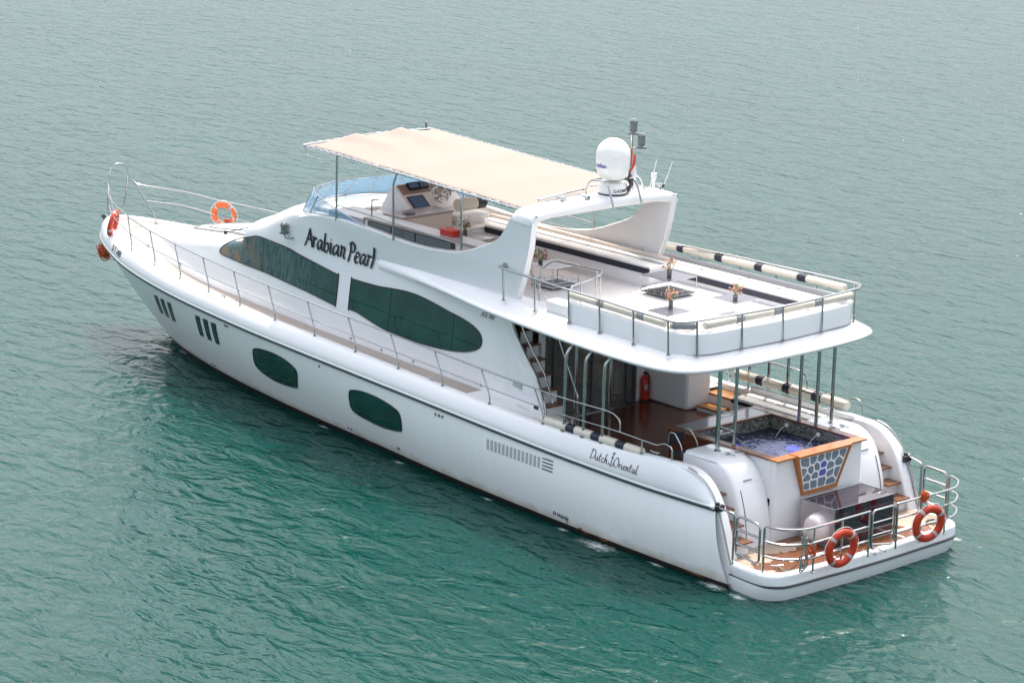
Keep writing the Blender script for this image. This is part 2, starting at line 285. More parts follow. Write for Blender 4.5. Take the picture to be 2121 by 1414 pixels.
HS = [
 [(2.15,0),(2.08,3.0),(1.96,3.9),(1.92,4.2),(1.90,4.33),(1.72,4.35),(0,4.35)],
 [(2.15,0),(2.08,3.0),(1.96,3.9),(1.92,4.2),(1.90,4.33),(1.72,4.35),(0,4.35)],
 [(2.14,0),(2.05,3.0),(1.94,3.9),(1.92,4.2),(1.92,4.33),(1.75,4.35),(0,4.35)],
 [(2.14,0),(2.05,3.0),(1.94,3.9),(1.93,4.3),(1.97,4.85),(1.86,4.96),(0,4.97)],
 [(2.07,0),(2.02,3.0),(1.92,3.9),(1.93,4.3),(1.97,4.82),(1.84,4.96),(0,5.0)],
 [(2.03,0),(1.98,3.0),(1.88,3.9),(1.87,4.25),(1.84,4.62),(1.56,4.86),(0,4.99)],
 [(1.98,0),(1.91,3.0),(1.81,3.75),(1.79,4.02),(1.70,4.30),(1.40,4.50),(0,4.62)],
 [(1.94,0),(1.87,3.0),(1.74,3.6),(1.72,3.87),(1.64,4.08),(1.36,4.18),(0,4.28)],
 [(1.94,0),(1.86,3.0),(1.72,3.58),(1.66,3.78),(1.50,3.88),(1.24,3.91),(0,3.98)],
 [(1.84,0),(1.78,2.92),(1.66,3.25),(1.60,3.43),(1.42,3.54),(1.16,3.60),(0,3.70)],
 [(1.55,0),(1.48,2.80),(1.40,3.10),(1.33,3.23),(1.18,3.33),(.96,3.38),(0,3.46)],
 [(1.12,0),(1.06,2.70),(1.0,2.90),(.94,3.0),(.80,3.08),(.58,3.13),(0,3.18)],
 [(.72,0),(.66,2.66),(.62,2.76),(.57,2.82),(.48,2.87),(.32,2.90),(0,2.92)],
 [(.22,0),(.18,2.645),(.15,2.65),(.12,2.655),(.09,2.66),(.05,2.66),(0,2.665)]]
def chaik(P, n=2):
    for _ in range(n):
        Q = [P[0]]
        for a, b in zip(P, P[1:]): Q += [(a[0]*.75+b[0]*.25, a[1]*.75+b[1]*.25), (a[0]*.25+b[0]*.75, a[1]*.25+b[1]*.75)]
        P = Q + [P[-1]]
    return P
def hsec(x):
    sec = [(pch(HX, [s[i][0] for s in HS], x), pch(HX, [s[i][1] for s in HS], x)) for i in range(7)]
    sec[0] = (sec[0][0], zdeck(x) - .08)
    return chaik(sec)
def housey(x, z):
    P = hsec(x)
    for a, b in zip(P, P[1:]):
        if a[1] <= z <= b[1] and b[1] > a[1]: return a[0] + (b[0] - a[0]) * (z - a[1]) / (b[1] - a[1])
    return P[len(P) // 2][0]
def outer(x, z):
    c = coamy(x, z)
    if x <= 15.0: return c
    h = housey(x, min(z, 4.78 if x > 15.551 else 4.3)) + .004
    if x <= 15.551: return max(c, h)
    t = min(1, (x - 15.55) / 1.2); return max(c, h) * (1 - t) + h * t
# flybridge coaming and arch leg: outline top (x,z) with matching foot x
CT = [(17.75, 4.40, 17.75), (17.35, 4.62, 17.35), (16.95, 4.82, 16.95), (16.4, 4.96, 16.4), (15.4, 5.05, 15.4), (14.6, 5.03, 14.6), (13.9, 4.99, 13.9), (13.2, 4.94, 13.2), (12.4, 4.92, 12.4), (11.6, 4.98, 11.7), (10.9, 5.10, 11.0), (10.3, 5.32, 10.5), (9.75, 5.56, 10.1), (9.45, 5.85, 9.85), (9.28, 6.1, 9.68), (9.15, 6.19, 9.58), (8.84, 6.22, 9.35), (8.52, 6.21, 9.12)]
def coamy(x, z): # outer face
    f = max(0, min(1, (z - 4.3) / .65)); g = max(0, min(1, (12.5 - x) / 3.5))
    return 1.90 + .10 * f + g * (.18 - .04 * f) + g * max(0, z - 5) * .03
FE = ([2.98, 3.0, 3.08, 3.3, 3.8, 4.8, 6.3, 8.1, 9.85, 11.3, 12.9, 14.4], [0, 1.2, 2.25, 2.72, 2.98, 3.0, 2.88, 2.66, 2.42, 2.16, 1.99, 1.92])
#GEO-END

def nrm2(f, x):   # outward plan normal of a half-breadth curve
    d = (f(x + .02) - f(x - .02)) / .04; v = Vector((-d, 1, 0)); return v.normalized()
def rub_frames(n=110):
    out = []
    for i in range(n + 1):
        u = i / n; p = Vector(rubpt(u)); q = Vector(rubpt(min(1, u + .004))); r = Vector(rubpt(max(0, u - .004))); t = q - r; nm = Vector((-t.y, t.x, 0)).normalized()
        if nm.y < 0: nm = -nm
        if i == n: nm = Vector((1, 0, 0))
        out.append((p, nm))
    return out
RF = rub_frames()
def mir(p): return Vector((p[0], -p[1], p[2]))
def both(rows): return rows + [[mir(p) for p in r] for r in reversed(rows[:-1])]

# ------------------------------------------------------------ water
WSPEC = dict(base=(.012, .105, .078))
def water():
    m = mat('sea_water', WSPEC['base'], .045, ior=1.333, spec=.30); t = m.node_tree; N = t.nodes; L = t.links; b = N['Principled BSDF']
    tc = N.new('ShaderNodeTexCoord')
    def nz(scale, rot, stretch, det, rough=.55, dist=0.):
        mp = N.new('ShaderNodeMapping'); mp.inputs['Rotation'].default_value = (0, 0, rot); mp.inputs['Scale'].default_value = (scale, scale * stretch, scale)
        n = N.new('ShaderNodeTexNoise'); n.inputs['Scale'].default_value = 1; n.inputs['Detail'].default_value = det; n.inputs['Roughness'].default_value = rough; n.inputs['Distortion'].default_value = dist
        L.new(tc.outputs['Object'], mp.inputs[0]); L.new(mp.outputs[0], n.inputs['Vector']); return n.outputs['Fac']
    last = None
    for (sc, rot, st, det, dist, amp) in [(.30, R(25), 1.8, 2, .6, .15), (.85, R(48), 2.0, 2.2, .8, .19), (2.8, R(35), 1.9, 3, .5, .046), (9.0, R(50), 1.7, 3, .3, .009)]:
        bp = N.new('ShaderNodeBump'); bp.inputs['Distance'].default_value = amp; bp.inputs['Strength'].default_value = 1
        L.new(nz(sc, rot, st, det, .55, dist), bp.inputs['Height'])
        if last: L.new(last.outputs[0], bp.inputs['Normal'])
        last = bp
    L.new(last.outputs[0], b.inputs['Normal'])
    big = nz(.05, R(30), 2.2, 4); mx = N.new('ShaderNodeMix'); mx.data_type = 'RGBA'
    mx.inputs['A'].default_value = (.001, .037, .030, 1); mx.inputs['B'].default_value = (.002, .057, .048, 1); L.new(big, mx.inputs['Factor']); L.new(mx.outputs['Result'], b.inputs['Base Color'])
    b.subsurface_method = 'BURLEY'; b.inputs['Subsurface Weight'].default_value = 1.0; b.inputs['Subsurface Radius'].default_value = (.5, 1.0, .8); b.inputs['Subsurface Scale'].default_value = 2.4
    dl = N.new('ShaderNodeVectorMath'); dl.operation = 'DISTANCE'; dl.inputs[1].default_value = (10, 3, 0); L.new(tc.outputs['Object'], dl.inputs[0]); dm_ = N.new('ShaderNodeMapRange'); dm_.inputs[1].default_value = 12; dm_.inputs[2].default_value = 20; dm_.inputs[3].default_value = 1; dm_.inputs[4].default_value = 0; L.new(dl.outputs['Value'], dm_.inputs[0]); L.new(dm_.outputs[0], b.inputs['Subsurface Weight'])
    me = bpy.data.meshes.new('sea'); s = 2500
    me.from_pydata([(-s, -s, 0), (s, -s, 0), (s, s, 0), (-s, s, 0)], [], [(0, 1, 2, 3)]); o = bpy.data.objects.new('sea', me); col.objects.link(o); me.materials.append(m); tag(o, kind='structure')
water()

# ------------------------------------------------------------ yacht
Y = empty('motor_yacht', (0, 0, 0), 'long white motor yacht with sun canopy and black name lettering, afloat on green sea', 'yacht')

# hull
rows = []
ZS = [-.9, -.45, -.02, .035, .07] + [.07 + .93 * ((i + 1) / 14) for i in range(14)]
for i in range(121):
    u = i / 120; r = []
    for s in ZS:
        if s < 0: p = hullpt(u, 0); k = 1 + s * .35; r.append(Vector((p[0] + s * .8 * u, p[1] * k, s)))
        else: r.append(Vector(hullpt(u, s)))
    rows.append(r)
rows = both(rows)
hb = MB().grid(rows); n = len(ZS)
hull = hb.build('hull', 'hullw', Y, ang=60)
bt = MB()
for sgn in (1, -1):
    g = []
    for i in range(0, 121):
        u = i / 120; r = []
        for s in (-.9, -.3, .0, .04, .075):
            p = hullpt(u, max(0, s)); f = Vector(p); f.y += .006
            if s < 0: f.z = s; f.y = p[1] * (1 + s * .35) + .01
            if sgn < 0: f.y = -f.y
            r.append(f)
        g.append(r)
    bt.grid(g)
bt.build('boot_stripe', 'antifoul', Y)
st = MB()
for sgn in (1, -1): st.tube([Vector((p.x + n_.x * .035, sgn * (p.y + n_.y * .035), p.z - .015)) for p, n_ in RF], .028, 8)
st.build('rub_strip', 'strip', Y)
st = MB()
for sgn in (1, -1): st.tube([Vector((p.x + n_.x * .045, sgn * (p.y + n_.y * .045), p.z + .045)) for p, n_ in RF], .03, 8)
st.build('rub_moulding', 'gel', Y)
# gunwale moulding
g = []
for p, nm in RF:
    h = pch(*GH, p.x); e = max(0.04, min(1, (p.x - 2.08) / .5)) ; r = []
    for a, f in GSEC:
        aa = a if a < 0 else a * (.35 + .65 * e)
        lim = max(0, 27.75 - p.x)
        r.append(Vector((p.x - nm.x * aa, max(0, p.y - nm.y * aa) if nm.y > .01 or aa > 0 else 0, p.z + f * h)))
    g.append(r)
gb = MB().grid(both(g)); gb.build('gunwale', 'gel', Y, ang=50)
for s in (1, -1):   # black end pads
    ce = MB()
    ce.lathe((2.12, s * 2.86, 1.60), [(.0, -.02), (.05, 0), (.05, .09), (0, .10)], 10)
    ce.box((2.07, s * 2.84, 1.58), (.09, .2, .13))
    ce.build('gunwale_end_pad', 'black', Y, bevel=.01)
# decks
for sgn in (1, -1):
    for nm_, m_, xa, xb in (('side_deck', 'teak', 10.05, 30), ('side_deck_aft', 'gel2', 7.4, 10.05)):
        g = []
        for p, nm in RF:
            if not xa - .25 <= p.x <= xb + .25: continue
            y = max(0.001, p.y - max(0, nm.y) * .30); x = min(max(p.x - nm.x * .3, xa), xb); yi = 0 if p.x > 23.5 else min(y - .01, max(0, hsec(p.x)[0][0] - .2)) if nm_ == 'side_deck' else 2.0
            g.append([Vector((x, sgn * (y + (yi - y) * k / 4), zdeck(p.x))) for k in range(5)])
        MB().grid(g).build(nm_, m_, Y)

# superstructure
g = []
xs = [9.7 + .2 * i for i in range(29)] + [15.5, 15.55] + [15.7 + .15 * i for i in range(25)] + [19.4, 19.5] + [19.6 + .15 * i for i in range(40)] + [25.5, 25.6]
xs = sorted(set(round(x, 3) for x in xs))
for x in xs: g.append([Vector((x, y, z)) for y, z in hsec(x)])
full = [r + [mir(p) for p in reversed(r[:-1])] for r in g]
MB().grid(full).build('superstructure', 'gel', Y, ang=55)

def surf_panel(surf, outline, off=.012, ncol=44, nrow=7, side=1):
    mb = MB(); xs = [p[0] for p in outline]; x0, x1 = min(xs), max(xs); rows = []
    for i in range(ncol + 1):
        x = x0 + (x1 - x0) * (.5 - .5 * math.cos(math.pi * i / ncol)); x = min(max(x, x0 + 1e-4), x1 - 1e-4); zs = []
        for a, b in zip(outline, outline[1:] + outline[:1]):
            if (a[0] - x) * (b[0] - x) <= 0 and a[0] != b[0]: zs.append(a[1] + (b[1] - a[1]) * (x - a[0]) / (b[0] - a[0]))
        if len(zs) < 2: continue
        lo, hi = min(zs), max(zs)
        rows.append([Vector((x, side * (surf(x, lo + (hi - lo) * k / nrow) + off), lo + (hi - lo) * k / nrow)) for k in range(nrow + 1)])
    return mb.grid(rows)
def sm(o, n=5): return [(v.x, v.y) for v in catmull([(a, b, 0) for a, b in o], n, True)]
def add_window(nm, surf, outline, seams=(), rim=.014, name='side_window', gm='glass'):
    for side in (1, -1):
        o = surf_panel(surf, outline, side=side).build(name, gm, Y)
        MB().tube([Vector((x, side * (surf(x, z) + .012), z)) for x, z in outline], rim, 6, True).build('window_gasket', 'black', o)
        for sx in seams:
            zs = []
            for a, b in zip(outline, outline[1:] + outline[:1]):
                if (a[0] - sx) * (b[0] - sx) <= 0 and a[0] != b[0]: zs.append(a[1] + (b[1] - a[1]) * (sx - a[0]) / (b[0] - a[0]))
            if len(zs) > 1: MB().tube([Vector((sx, side * (surf(sx, z) + .014), z)) for z in [min(zs) + (max(zs) - min(zs)) * k / 6 for k in range(7)]], .007, 6).build('window_seam', 'black', o)
W1 = [(20.42, 3.36), (20.3, 3.5), (20.0, 3.68), (19.6, 3.80), (19.14, 3.92), (18.73, 4.02), (18.07, 4.02), (17.36, 3.99), (16.91, 3.92), (16.24, 3.83), (15.71, 3.76), (15.42, 3.72), (15.36, 3.70), (15.36, 3.02), (15.40, 3.0), (15.71, 3.03), (16.14, 3.08), (16.58, 3.12), (17.25, 3.17), (17.84, 3.21), (18.33, 3.23), (18.9, 3.24), (19.54, 3.25), (20.1, 3.27), (20.34, 3.29)]
W2 = [(14.88, 3.70), (14.85, 3.72), (14.43, 3.72), (13.88, 3.73), (13.39, 3.77), (12.85, 3.8), (12.37, 3.78), (11.83, 3.71), (11.4, 3.64), (10.97, 3.58), (10.59, 3.50), (10.32, 3.39), (10.2, 3.26), (10.2, 3.11), (10.33, 2.99), (10.64, 2.88), (11.05, 2.81), (11.51, 2.77), (11.99, 2.75), (12.61, 2.75), (13.35, 2.79), (13.75, 2.84), (14.27, 2.94), (14.6, 3.0), (14.85, 3.01), (14.88, 3.03)]
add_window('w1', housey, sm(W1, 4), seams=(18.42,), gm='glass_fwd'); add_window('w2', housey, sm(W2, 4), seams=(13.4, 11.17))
P1 = [(17.8, 1.5), (17.66, 1.58), (17.36, 1.63), (16.86, 1.65), (16.4, 1.6), (16.08, 1.49), (15.97, 1.38), (16.05, 1.18), (16.19, .94), (16.29, .88), (16.65, .83), (17.1, .81), (17.5, .84), (17.86, .95), (17.98, 1.08), (17.91, 1.3)]
P2 = [(13.83, 1.37), (13.69, 1.46), (13.29, 1.52), (12.87, 1.52), (12.47, 1.48), (12.09, 1.40), (11.93, 1.31), (11.91, 1.12), (11.96, .91), (12.04, .85), (12.43, .79), (12.89, .76), (13.37, .79), (13.75, .84), (13.92, .94), (13.91, 1.12)]
hy = lambda x, z: hully(x, max(.02, z))
add_window('p1', hy, sm(P1, 3), name='hull_window', rim=.012); add_window('p2', hy, sm(P2, 3), name='hull_window', rim=.012)
for q in [((22.82, 1.80), (22.60, 1.81), (22.93, 1.24), (23.13, 1.22)), ((22.41, 1.80), (22.20, 1.82), (22.53, 1.24), (22.73, 1.22)), ((21.98, 1.81), (21.78, 1.82), (22.13, 1.22), (22.33, 1.20)), ((20.41, 1.82), (20.19, 1.83), (20.46, 1.23), (20.66, 1.21)), ((20.01, 1.82), (19.79, 1.83), (20.04, 1.22), (20.24, 1.20)), ((19.62, 1.81), (19.39, 1.82), (19.64, 1.21), (19.83, 1.19))]:
    for side in (1, -1):
        o = surf_panel(hy, list(q), side=side, ncol=8, nrow=8).build('slit_window', 'glass', Y)
        pts = [Vector(a).lerp(Vector(b), k / 4) for a, b in zip(q, q[1:] + q[:1]) for k in range(4)]
        MB().tube([Vector((v.x, side * (hy(v.x, v.y) + .01), v.y)) for v in pts], .008, 6, True).build('window_gasket', 'black', o)
# engine-room vents and drains
for side in (1, -1):
  vb = MB()
  for k in range(14):
    x = 8.83 - k * .127
    vb.grid([[Vector((xx, side * (hy(xx, z) + .006), z)) for z in (1.22, 1.3, 1.38, 1.46)] for xx in (x - .038, x + .038)])
  vb.build('engine_vent', 'slot', Y)
  vb = MB()
  for k in range(4):
    vb.grid([[Vector((xx, side * (hy(xx, z) + .007), z)) for z in (1.44 - .075 * k, 1.47 - .075 * k)] for xx in (6.73, 6.9, 7.07)])
  vb.build('vent_slot', 'grey', Y)
for (x, z, r_) in [(10.61, 1.60, .035), (10.49, 1.6, .035), (10.38, 1.6, .035), (14.51, .28, .03), (14.38, .28, .03), (6.78, .30, .045), (6.65, .29, .045), (6.54, .28, .05), (6.4, .28, .055), (12.39, .33, .04), (18.89, 1.9, .035), (18.78, 1.9, .035), (14.91, 1.76, .03), (21.13, .27, .025), (20.96, .27, .03)]:
    MB().lathe((x, hy(x, z) + .0, z), [(r_, -.01), (r_, .012), (r_ * .6, .014), (r_ * .6, -.005)], 12, 'y').build('hull_drain', 'grey', Y)
for (x, z, a, b) in [(6.42, .16, .015, .09), (6.0, .14, .07, .035), (5.85, .10, .11, .03), (5.3, .08, .16, .02), (20.93, .14, .008, .10), (2.6, .09, .3, .015)]:
    MB().grid([[Vector((xx, hy(xx, zz) + .008, zz)) for zz in (z - b * k_, z, z + b * k_)] for xx, k_ in ((x - a, .1), (x - a * .5, .8), (x, 1), (x + a * .6, .5), (x + a, .05))]).build('rust_stain', 'rust', Y)

# flybridge coaming with arch legs
for s in (1, -1):
    go, gi = [], []
    top = [Vector((a, b, 0)) for a, b, c in CT]; tops = catmull(top, 4); feet = [v.x for v in catmull([(c, 0, 0) for a, b, c in CT], 4)]
    for t, fx in zip(tops, feet):
        ro, ri = [], []
        for k in range(9):
            f = k / 8; x = fx + (t.x - fx) * f; x -= .11 * math.sin(math.pi * f) * max(0, min(1, (9.5 - t.x) / .8)); z = 4.28 + (t.y - 4.28) * f; y = outer(x, z)
            th = .17
            ro.append(Vector((x, s * y, z))); ri.append(Vector((x, s * (y - th), z)))
        ro[-1].z -= .02; mid = [Vector((ro[-1].x, s * (abs(ro[-1].y) - .03), ro[-1].z + .02)), Vector((ri[-1].x, s * (abs(ri[-1].y) + .03), ri[-1].z + .02))]
        go.append(ro + mid + list(reversed(ri)))
    mb = MB().grid(go); k = len(go[0]); mb.f.append(tuple(range(k))); mb.f.append(tuple(range((len(go) - 1) * k, len(go) * k)))
    mb.build('flybridge_coaming', 'gel', Y, ang=50)
# arch crossbar
g = []
for i in range(33):
    t = -1 + 2 * i / 32; t = math.copysign(abs(t) ** .8, t); y = t * 2.19; c = 1 - t * t; e = max(0, abs(t) - .88) / .12
    zt = 6.34 + .05 * c - .12 * (1 - math.sqrt(max(0, 1 - e * e))); zb = 6.07 + .08 * min(1, c * 2.2); xa = 8.51 + .10 * c; xf = 9.14 + .32 * c
    g.append([Vector((xa, y, zb + .05)), Vector((xa + .0, y, zt - .06)), Vector((xa + .06, y, zt)), Vector((xf - .15, y, zt + .02)), Vector((xf, y, zt - .03)), Vector((xf + .04, y, zt - .1)), Vector((xf - .1, y, zb + .02)), Vector((xa + .08, y, zb))])
mb = MB(); n = 8; vs = [p for r in g for p in r]
mb.add(vs, [(i * n + j, i * n + (j + 1) % n, (i + 1) * n + (j + 1) % n, (i + 1) * n + j) for i in range(32) for j in range(n)] + [tuple(range(n)), tuple(range(32 * n, 33 * n))])
mb.build('arch_crossbar', 'gel', Y, ang=60)

# upper deck slab with flared flange
g = []
ex = [(2.98 + 11.42 * (i / 60) ** 1.5) for i in range(61)]
edge = catmull([(2.83, 0, 0), (2.84, .8, 0), (2.89, 1.6, 0), (2.98, 2.3, 0), (3.22, 2.84, 0), (3.78, 3.10, 0), (4.7, 3.15, 0), (6.3, 3.04, 0), (8.1, 2.82, 0), (9.85, 2.54, 0), (11.3, 2.26, 0), (12.7, 2.05, 0), (13.95, 1.95, 0)], 6)
def slab_sec(p, q):   # q = inward unit vector in plan
    f = min(1, max(0, (13.95 - p.x) / 4.5)); k = .12 + .88 * f; ze = 4.20 - .08 * f
    def P(d, z): return Vector((p.x + q.x * d, max(p.y + q.y * d, 0.0), z))
    return [P(.9, ze - .02), P(.30 * k, ze - .06), P(.04 * k, ze - .055), P(0, ze - .02), P(.0, ze + .01), P(.035 * k, ze + .045), P(.10 * k, ze + .075), P(.40 * k, 4.345), P(.52 * k, 4.375), P(.9, 4.38)]
for i, p in enumerate(edge):
    t = edge[min(i + 1, len(edge) - 1)] - edge[max(i - 1, 0)]; q = Vector((t.y, -t.x, 0)).normalized()
    if i == 0: q = Vector((1, 0, 0))
    g.append(slab_sec(p, q))
g2 = [[mir(p) for p in r] for r in reversed(g[1:])] + g
mb = MB().grid(g2); mb.build('upper_deck_flange', 'gel', Y, ang=60)
mb = MB()
poly = [Vector((p.x + .5, max(0, p.y - .6), 0)) for p in edge if p.x < 10 and p.y > .3]
top = [Vector((3.4, 0, 0))] + [Vector((max(p.x, 3.5), p.y, 0)) for p in poly] + [Vector((16, 1.6, 0))]
full_ = top + [mir(p) for p in reversed(top[1:])]
mb.prism([Vector((p.x, p.y, 4.12)) for p in full_], (0, 0, .255)); mb.build('upper_deck_floor', 'nonskid', Y, smooth=False)

# aft bulkhead and curved wing walls on both sides
WC = [(8.98, 4.16), (8.86, 3.80), (8.66, 3.52), (8.38, 3.20), (8.12, 2.92), (7.97, 2.64), (7.84, 2.32), (7.78, 2.02), (7.76, 1.7)]
def wedge(z): return pch([c[1] for c in reversed(WC)], [c[0] for c in reversed(WC)], z)
def wingy(x, z):   # outer face of the wall aft of the last window
    hh = housey(10.0, min(z, 4.2)); q_ = max(0, min(1, (9.98 - x) / (9.98 - wedge(z)))); return hh + .004 + (2.37 - hh) * q_ ** 1.5
for s in (1, -1):
    cv = [(v.x, v.z) for v in catmull([(a, 0, b) for a, b in WC], 4)]
    g = []
    for (x, z) in cv:
        g.append([Vector((10.12, s * (housey(10.0, min(z, 4.2)) - .03), z))] + [Vector((9.98 + (x + .05 - 9.98) * q_, s * wingy(9.98 + (x + .05 - 9.98) * q_, z), z)) for q_ in (0, .15, .3, .45, .6, .75, .9, 1)] + [Vector((x, s * 2.34, z)), Vector((x + .02, s * 2.26, z)), Vector((9.2, s * 2.22, z))])
    MB().grid(g).build('wing_wall', 'gel', Y, ang=60)
    rl = MB().tube([Vector((x - .05, s * 2.36, z)) for x, z in cv[6:]], .030, 8)
    rl.tube([Vector((x - .20, s * 2.26, z + .08)) for x, z in cv[4:-8]], .02, 8)
    rl.build('wing_handrail', 'steel', Y)
    sl_ = MB(); sl_.grid([[Vector((x, s * (wingy(x, z) + .02), z)) for z in (2.50 + (x - 8.9) * .10, 2.57 + (x - 8.9) * .10, 2.63 + (x - 8.9) * .10)] for x in (8.62, 8.75, 8.9, 9.05, 9.2)])
    sl_.build('wing_vent', 'slot', Y)
# salon bulkhead with sliding glass door
mb = MB(); mb.b2((8.66, -2.2, 1.6), (8.78, -1.2, 4.12)); mb.b2((8.66, 1.55, 1.6), (8.78, 1.66, 4.12)); mb.b2((9.72, 1.6, 1.6), (9.8, 1.88, 4.1)); mb.b2((9.72, 1.88, 1.6), (9.8, 2.06, 3.3)); mb.b2((8.66, -1.2, 3.72), (8.78, 1.55, 4.12)); mb.build('salon_bulkhead', 'gel2', Y, smooth=False)
d = MB(); d.b2((8.70, -1.18, 1.66), (8.715, 1.53, 3.72)).build('sliding_door', mat('door_glass', (.30, .30, .27), .03, alpha=.25), Y, smooth=False)
dd = d = Y.children[-1]
fr = MB()
for y in (-1.2, -.95, .12, 1.28, 1.53): fr.b2((8.64, y - .03, 1.66), (8.76, y + .03, 3.74))
fr.b2((8.64, -1.2, 1.64), (8.76, 1.55, 1.70)); fr.b2((8.64, -1.2, 3.68), (8.76, 1.55, 3.75)); fr.build('door_frame', 'grey', dd, smooth=False)
h = MB().tube(fillet([(8.66, .95, 2.3), (8.52, .95, 2.3), (8.52, .95, 2.85), (8.66, .95, 2.85)], .12), .018).build('door_handle', 'steel', dd)
tr = MB().b2((8.52, -1.25, 1.645), (8.62, 1.6, 1.66)); tr.build('door_threshold', 'steel', Y, smooth=False)
# salon inside, seen through the doors
mb = MB(); mb.b2((8.85, -1.9, 1.66), (13, 1.9, 1.68)); mb.build('salon_floor', 'brown', Y, smooth=False)
mb = MB(); mb.b2((9.2, -1.85, 1.68), (12.5, -1.15, 2.3)); mb.b2((9.2, -1.85, 2.3), (12.5, -1.6, 2.75)); mb.build('salon_sofa', 'curtain', Y, bevel=.05)
# cockpit sole
mb = MB(); mb.prism([(2.9, -2.66, 1.44), (8.7, -2.66, 1.44), (8.7, 2.66, 1.44), (2.9, 2.66, 1.44)], (0, 0, .2)); mb.build('cockpit_sole', 'brown', Y, smooth=False)
# inner bulwarks
for s in (1, -1): MB().grid([[Vector((x, s * 2.66, z)) for z in (1.44, 1.9, gunz(x) - .02)] for x in (3.2, 4.5, 6, 7.5, 8.6)]).build('inner_bulwark', 'gel2', Y)

# stairs from side deck / cockpit up to the upper deck
def steps(name, arr, m, parent, th=.035):
    for (x0, x1, y0, y1, z) in arr: MB().b2((x0, y0, z - th), (x1, y1, z)).build(name, m, parent, smooth=False, bevel=.008)
for s in (1, -1):
    stp = [(7.62 + .205 * i, 7.95 + .205 * i, min(s * 1.72, s * (2.24 if i < 4 else 2.08)), max(s * 1.72, s * (2.24 if i < 4 else 2.08)), 1.97 + .29 * i) for i in range(7)]
    for (x0, x1, y0, y1, z) in stp: MB().b2((x0 + .05, y0 + .01, z - .29), (x0 + .07, y1 - .01, z - .035)).build('stair_riser', 'gel2', Y, smooth=False)
    mb = MB()
    mb.b2((7.6, min(s * 1.66, s * 1.71), 1.64), (8.0, max(s * 1.66, s * 1.71), 1.95))
    sb = mb.build('stair_newel', 'gel2', Y, smooth=False)
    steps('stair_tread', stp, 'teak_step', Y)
    hr = MB().tube(fillet([(7.45, s * 1.66, 1.66), (7.5, s * 1.66, 2.5), (8.35, s * 1.66, 4.0)], .1), .02, 8); hr.build('stair_handrail', 'steel', Y)
# white cabinet block beside starboard stairs, teak landing with sunlight painted into its colour
mb = MB(); mb.prism([(7.38, -1.55, 1.64), (8.66, -1.55, 1.64), (8.66, -2.25, 1.64), (7.30, -2.25, 1.64)], (.0, 0, 2.4)); mb.build('cockpit_cabinet', 'gel2', Y, bevel=.06)
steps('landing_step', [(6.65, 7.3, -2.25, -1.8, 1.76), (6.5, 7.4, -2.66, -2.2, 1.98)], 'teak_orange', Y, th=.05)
mb = MB(); mb.b2((6.55, -2.65, 1.64), (7.4, -2.2, 1.93)); mb.b2((6.68, -2.24, 1.64), (7.3, -1.82, 1.71)); mb.build('landing_base', 'gel2', Y, smooth=False)

# lower sofa to starboard with cushions
mb = MB(); mb.b2((3.45, -2.66, 1.64), (6.42, -2.02, 2.0)); mb.b2((3.4, -2.7, 2.0), (6.45, -2.6, 2.25)); mb.build('cockpit_bench', 'gel2', Y, bevel=.03)
MB().b2((3.45, -2.0, 1.98), (6.42, -1.97, 2.07)).build('bench_edge', 'navy', Y, bevel=.008)
for k in range(3):
    x0 = 3.47 + k * .98; c = MB().b2((x0, -2.58, 2.0), (x0 + .955, -1.97, 2.12)).build('seat_cushion', 'white_leather', Y, bevel=.04, seg=3)
    MB().b2((x0 + .02, -2.36, 2.121), (x0 + .93, -2.26, 2.129)).build('cushion_stripe', 'grey_leather', c, smooth=False)

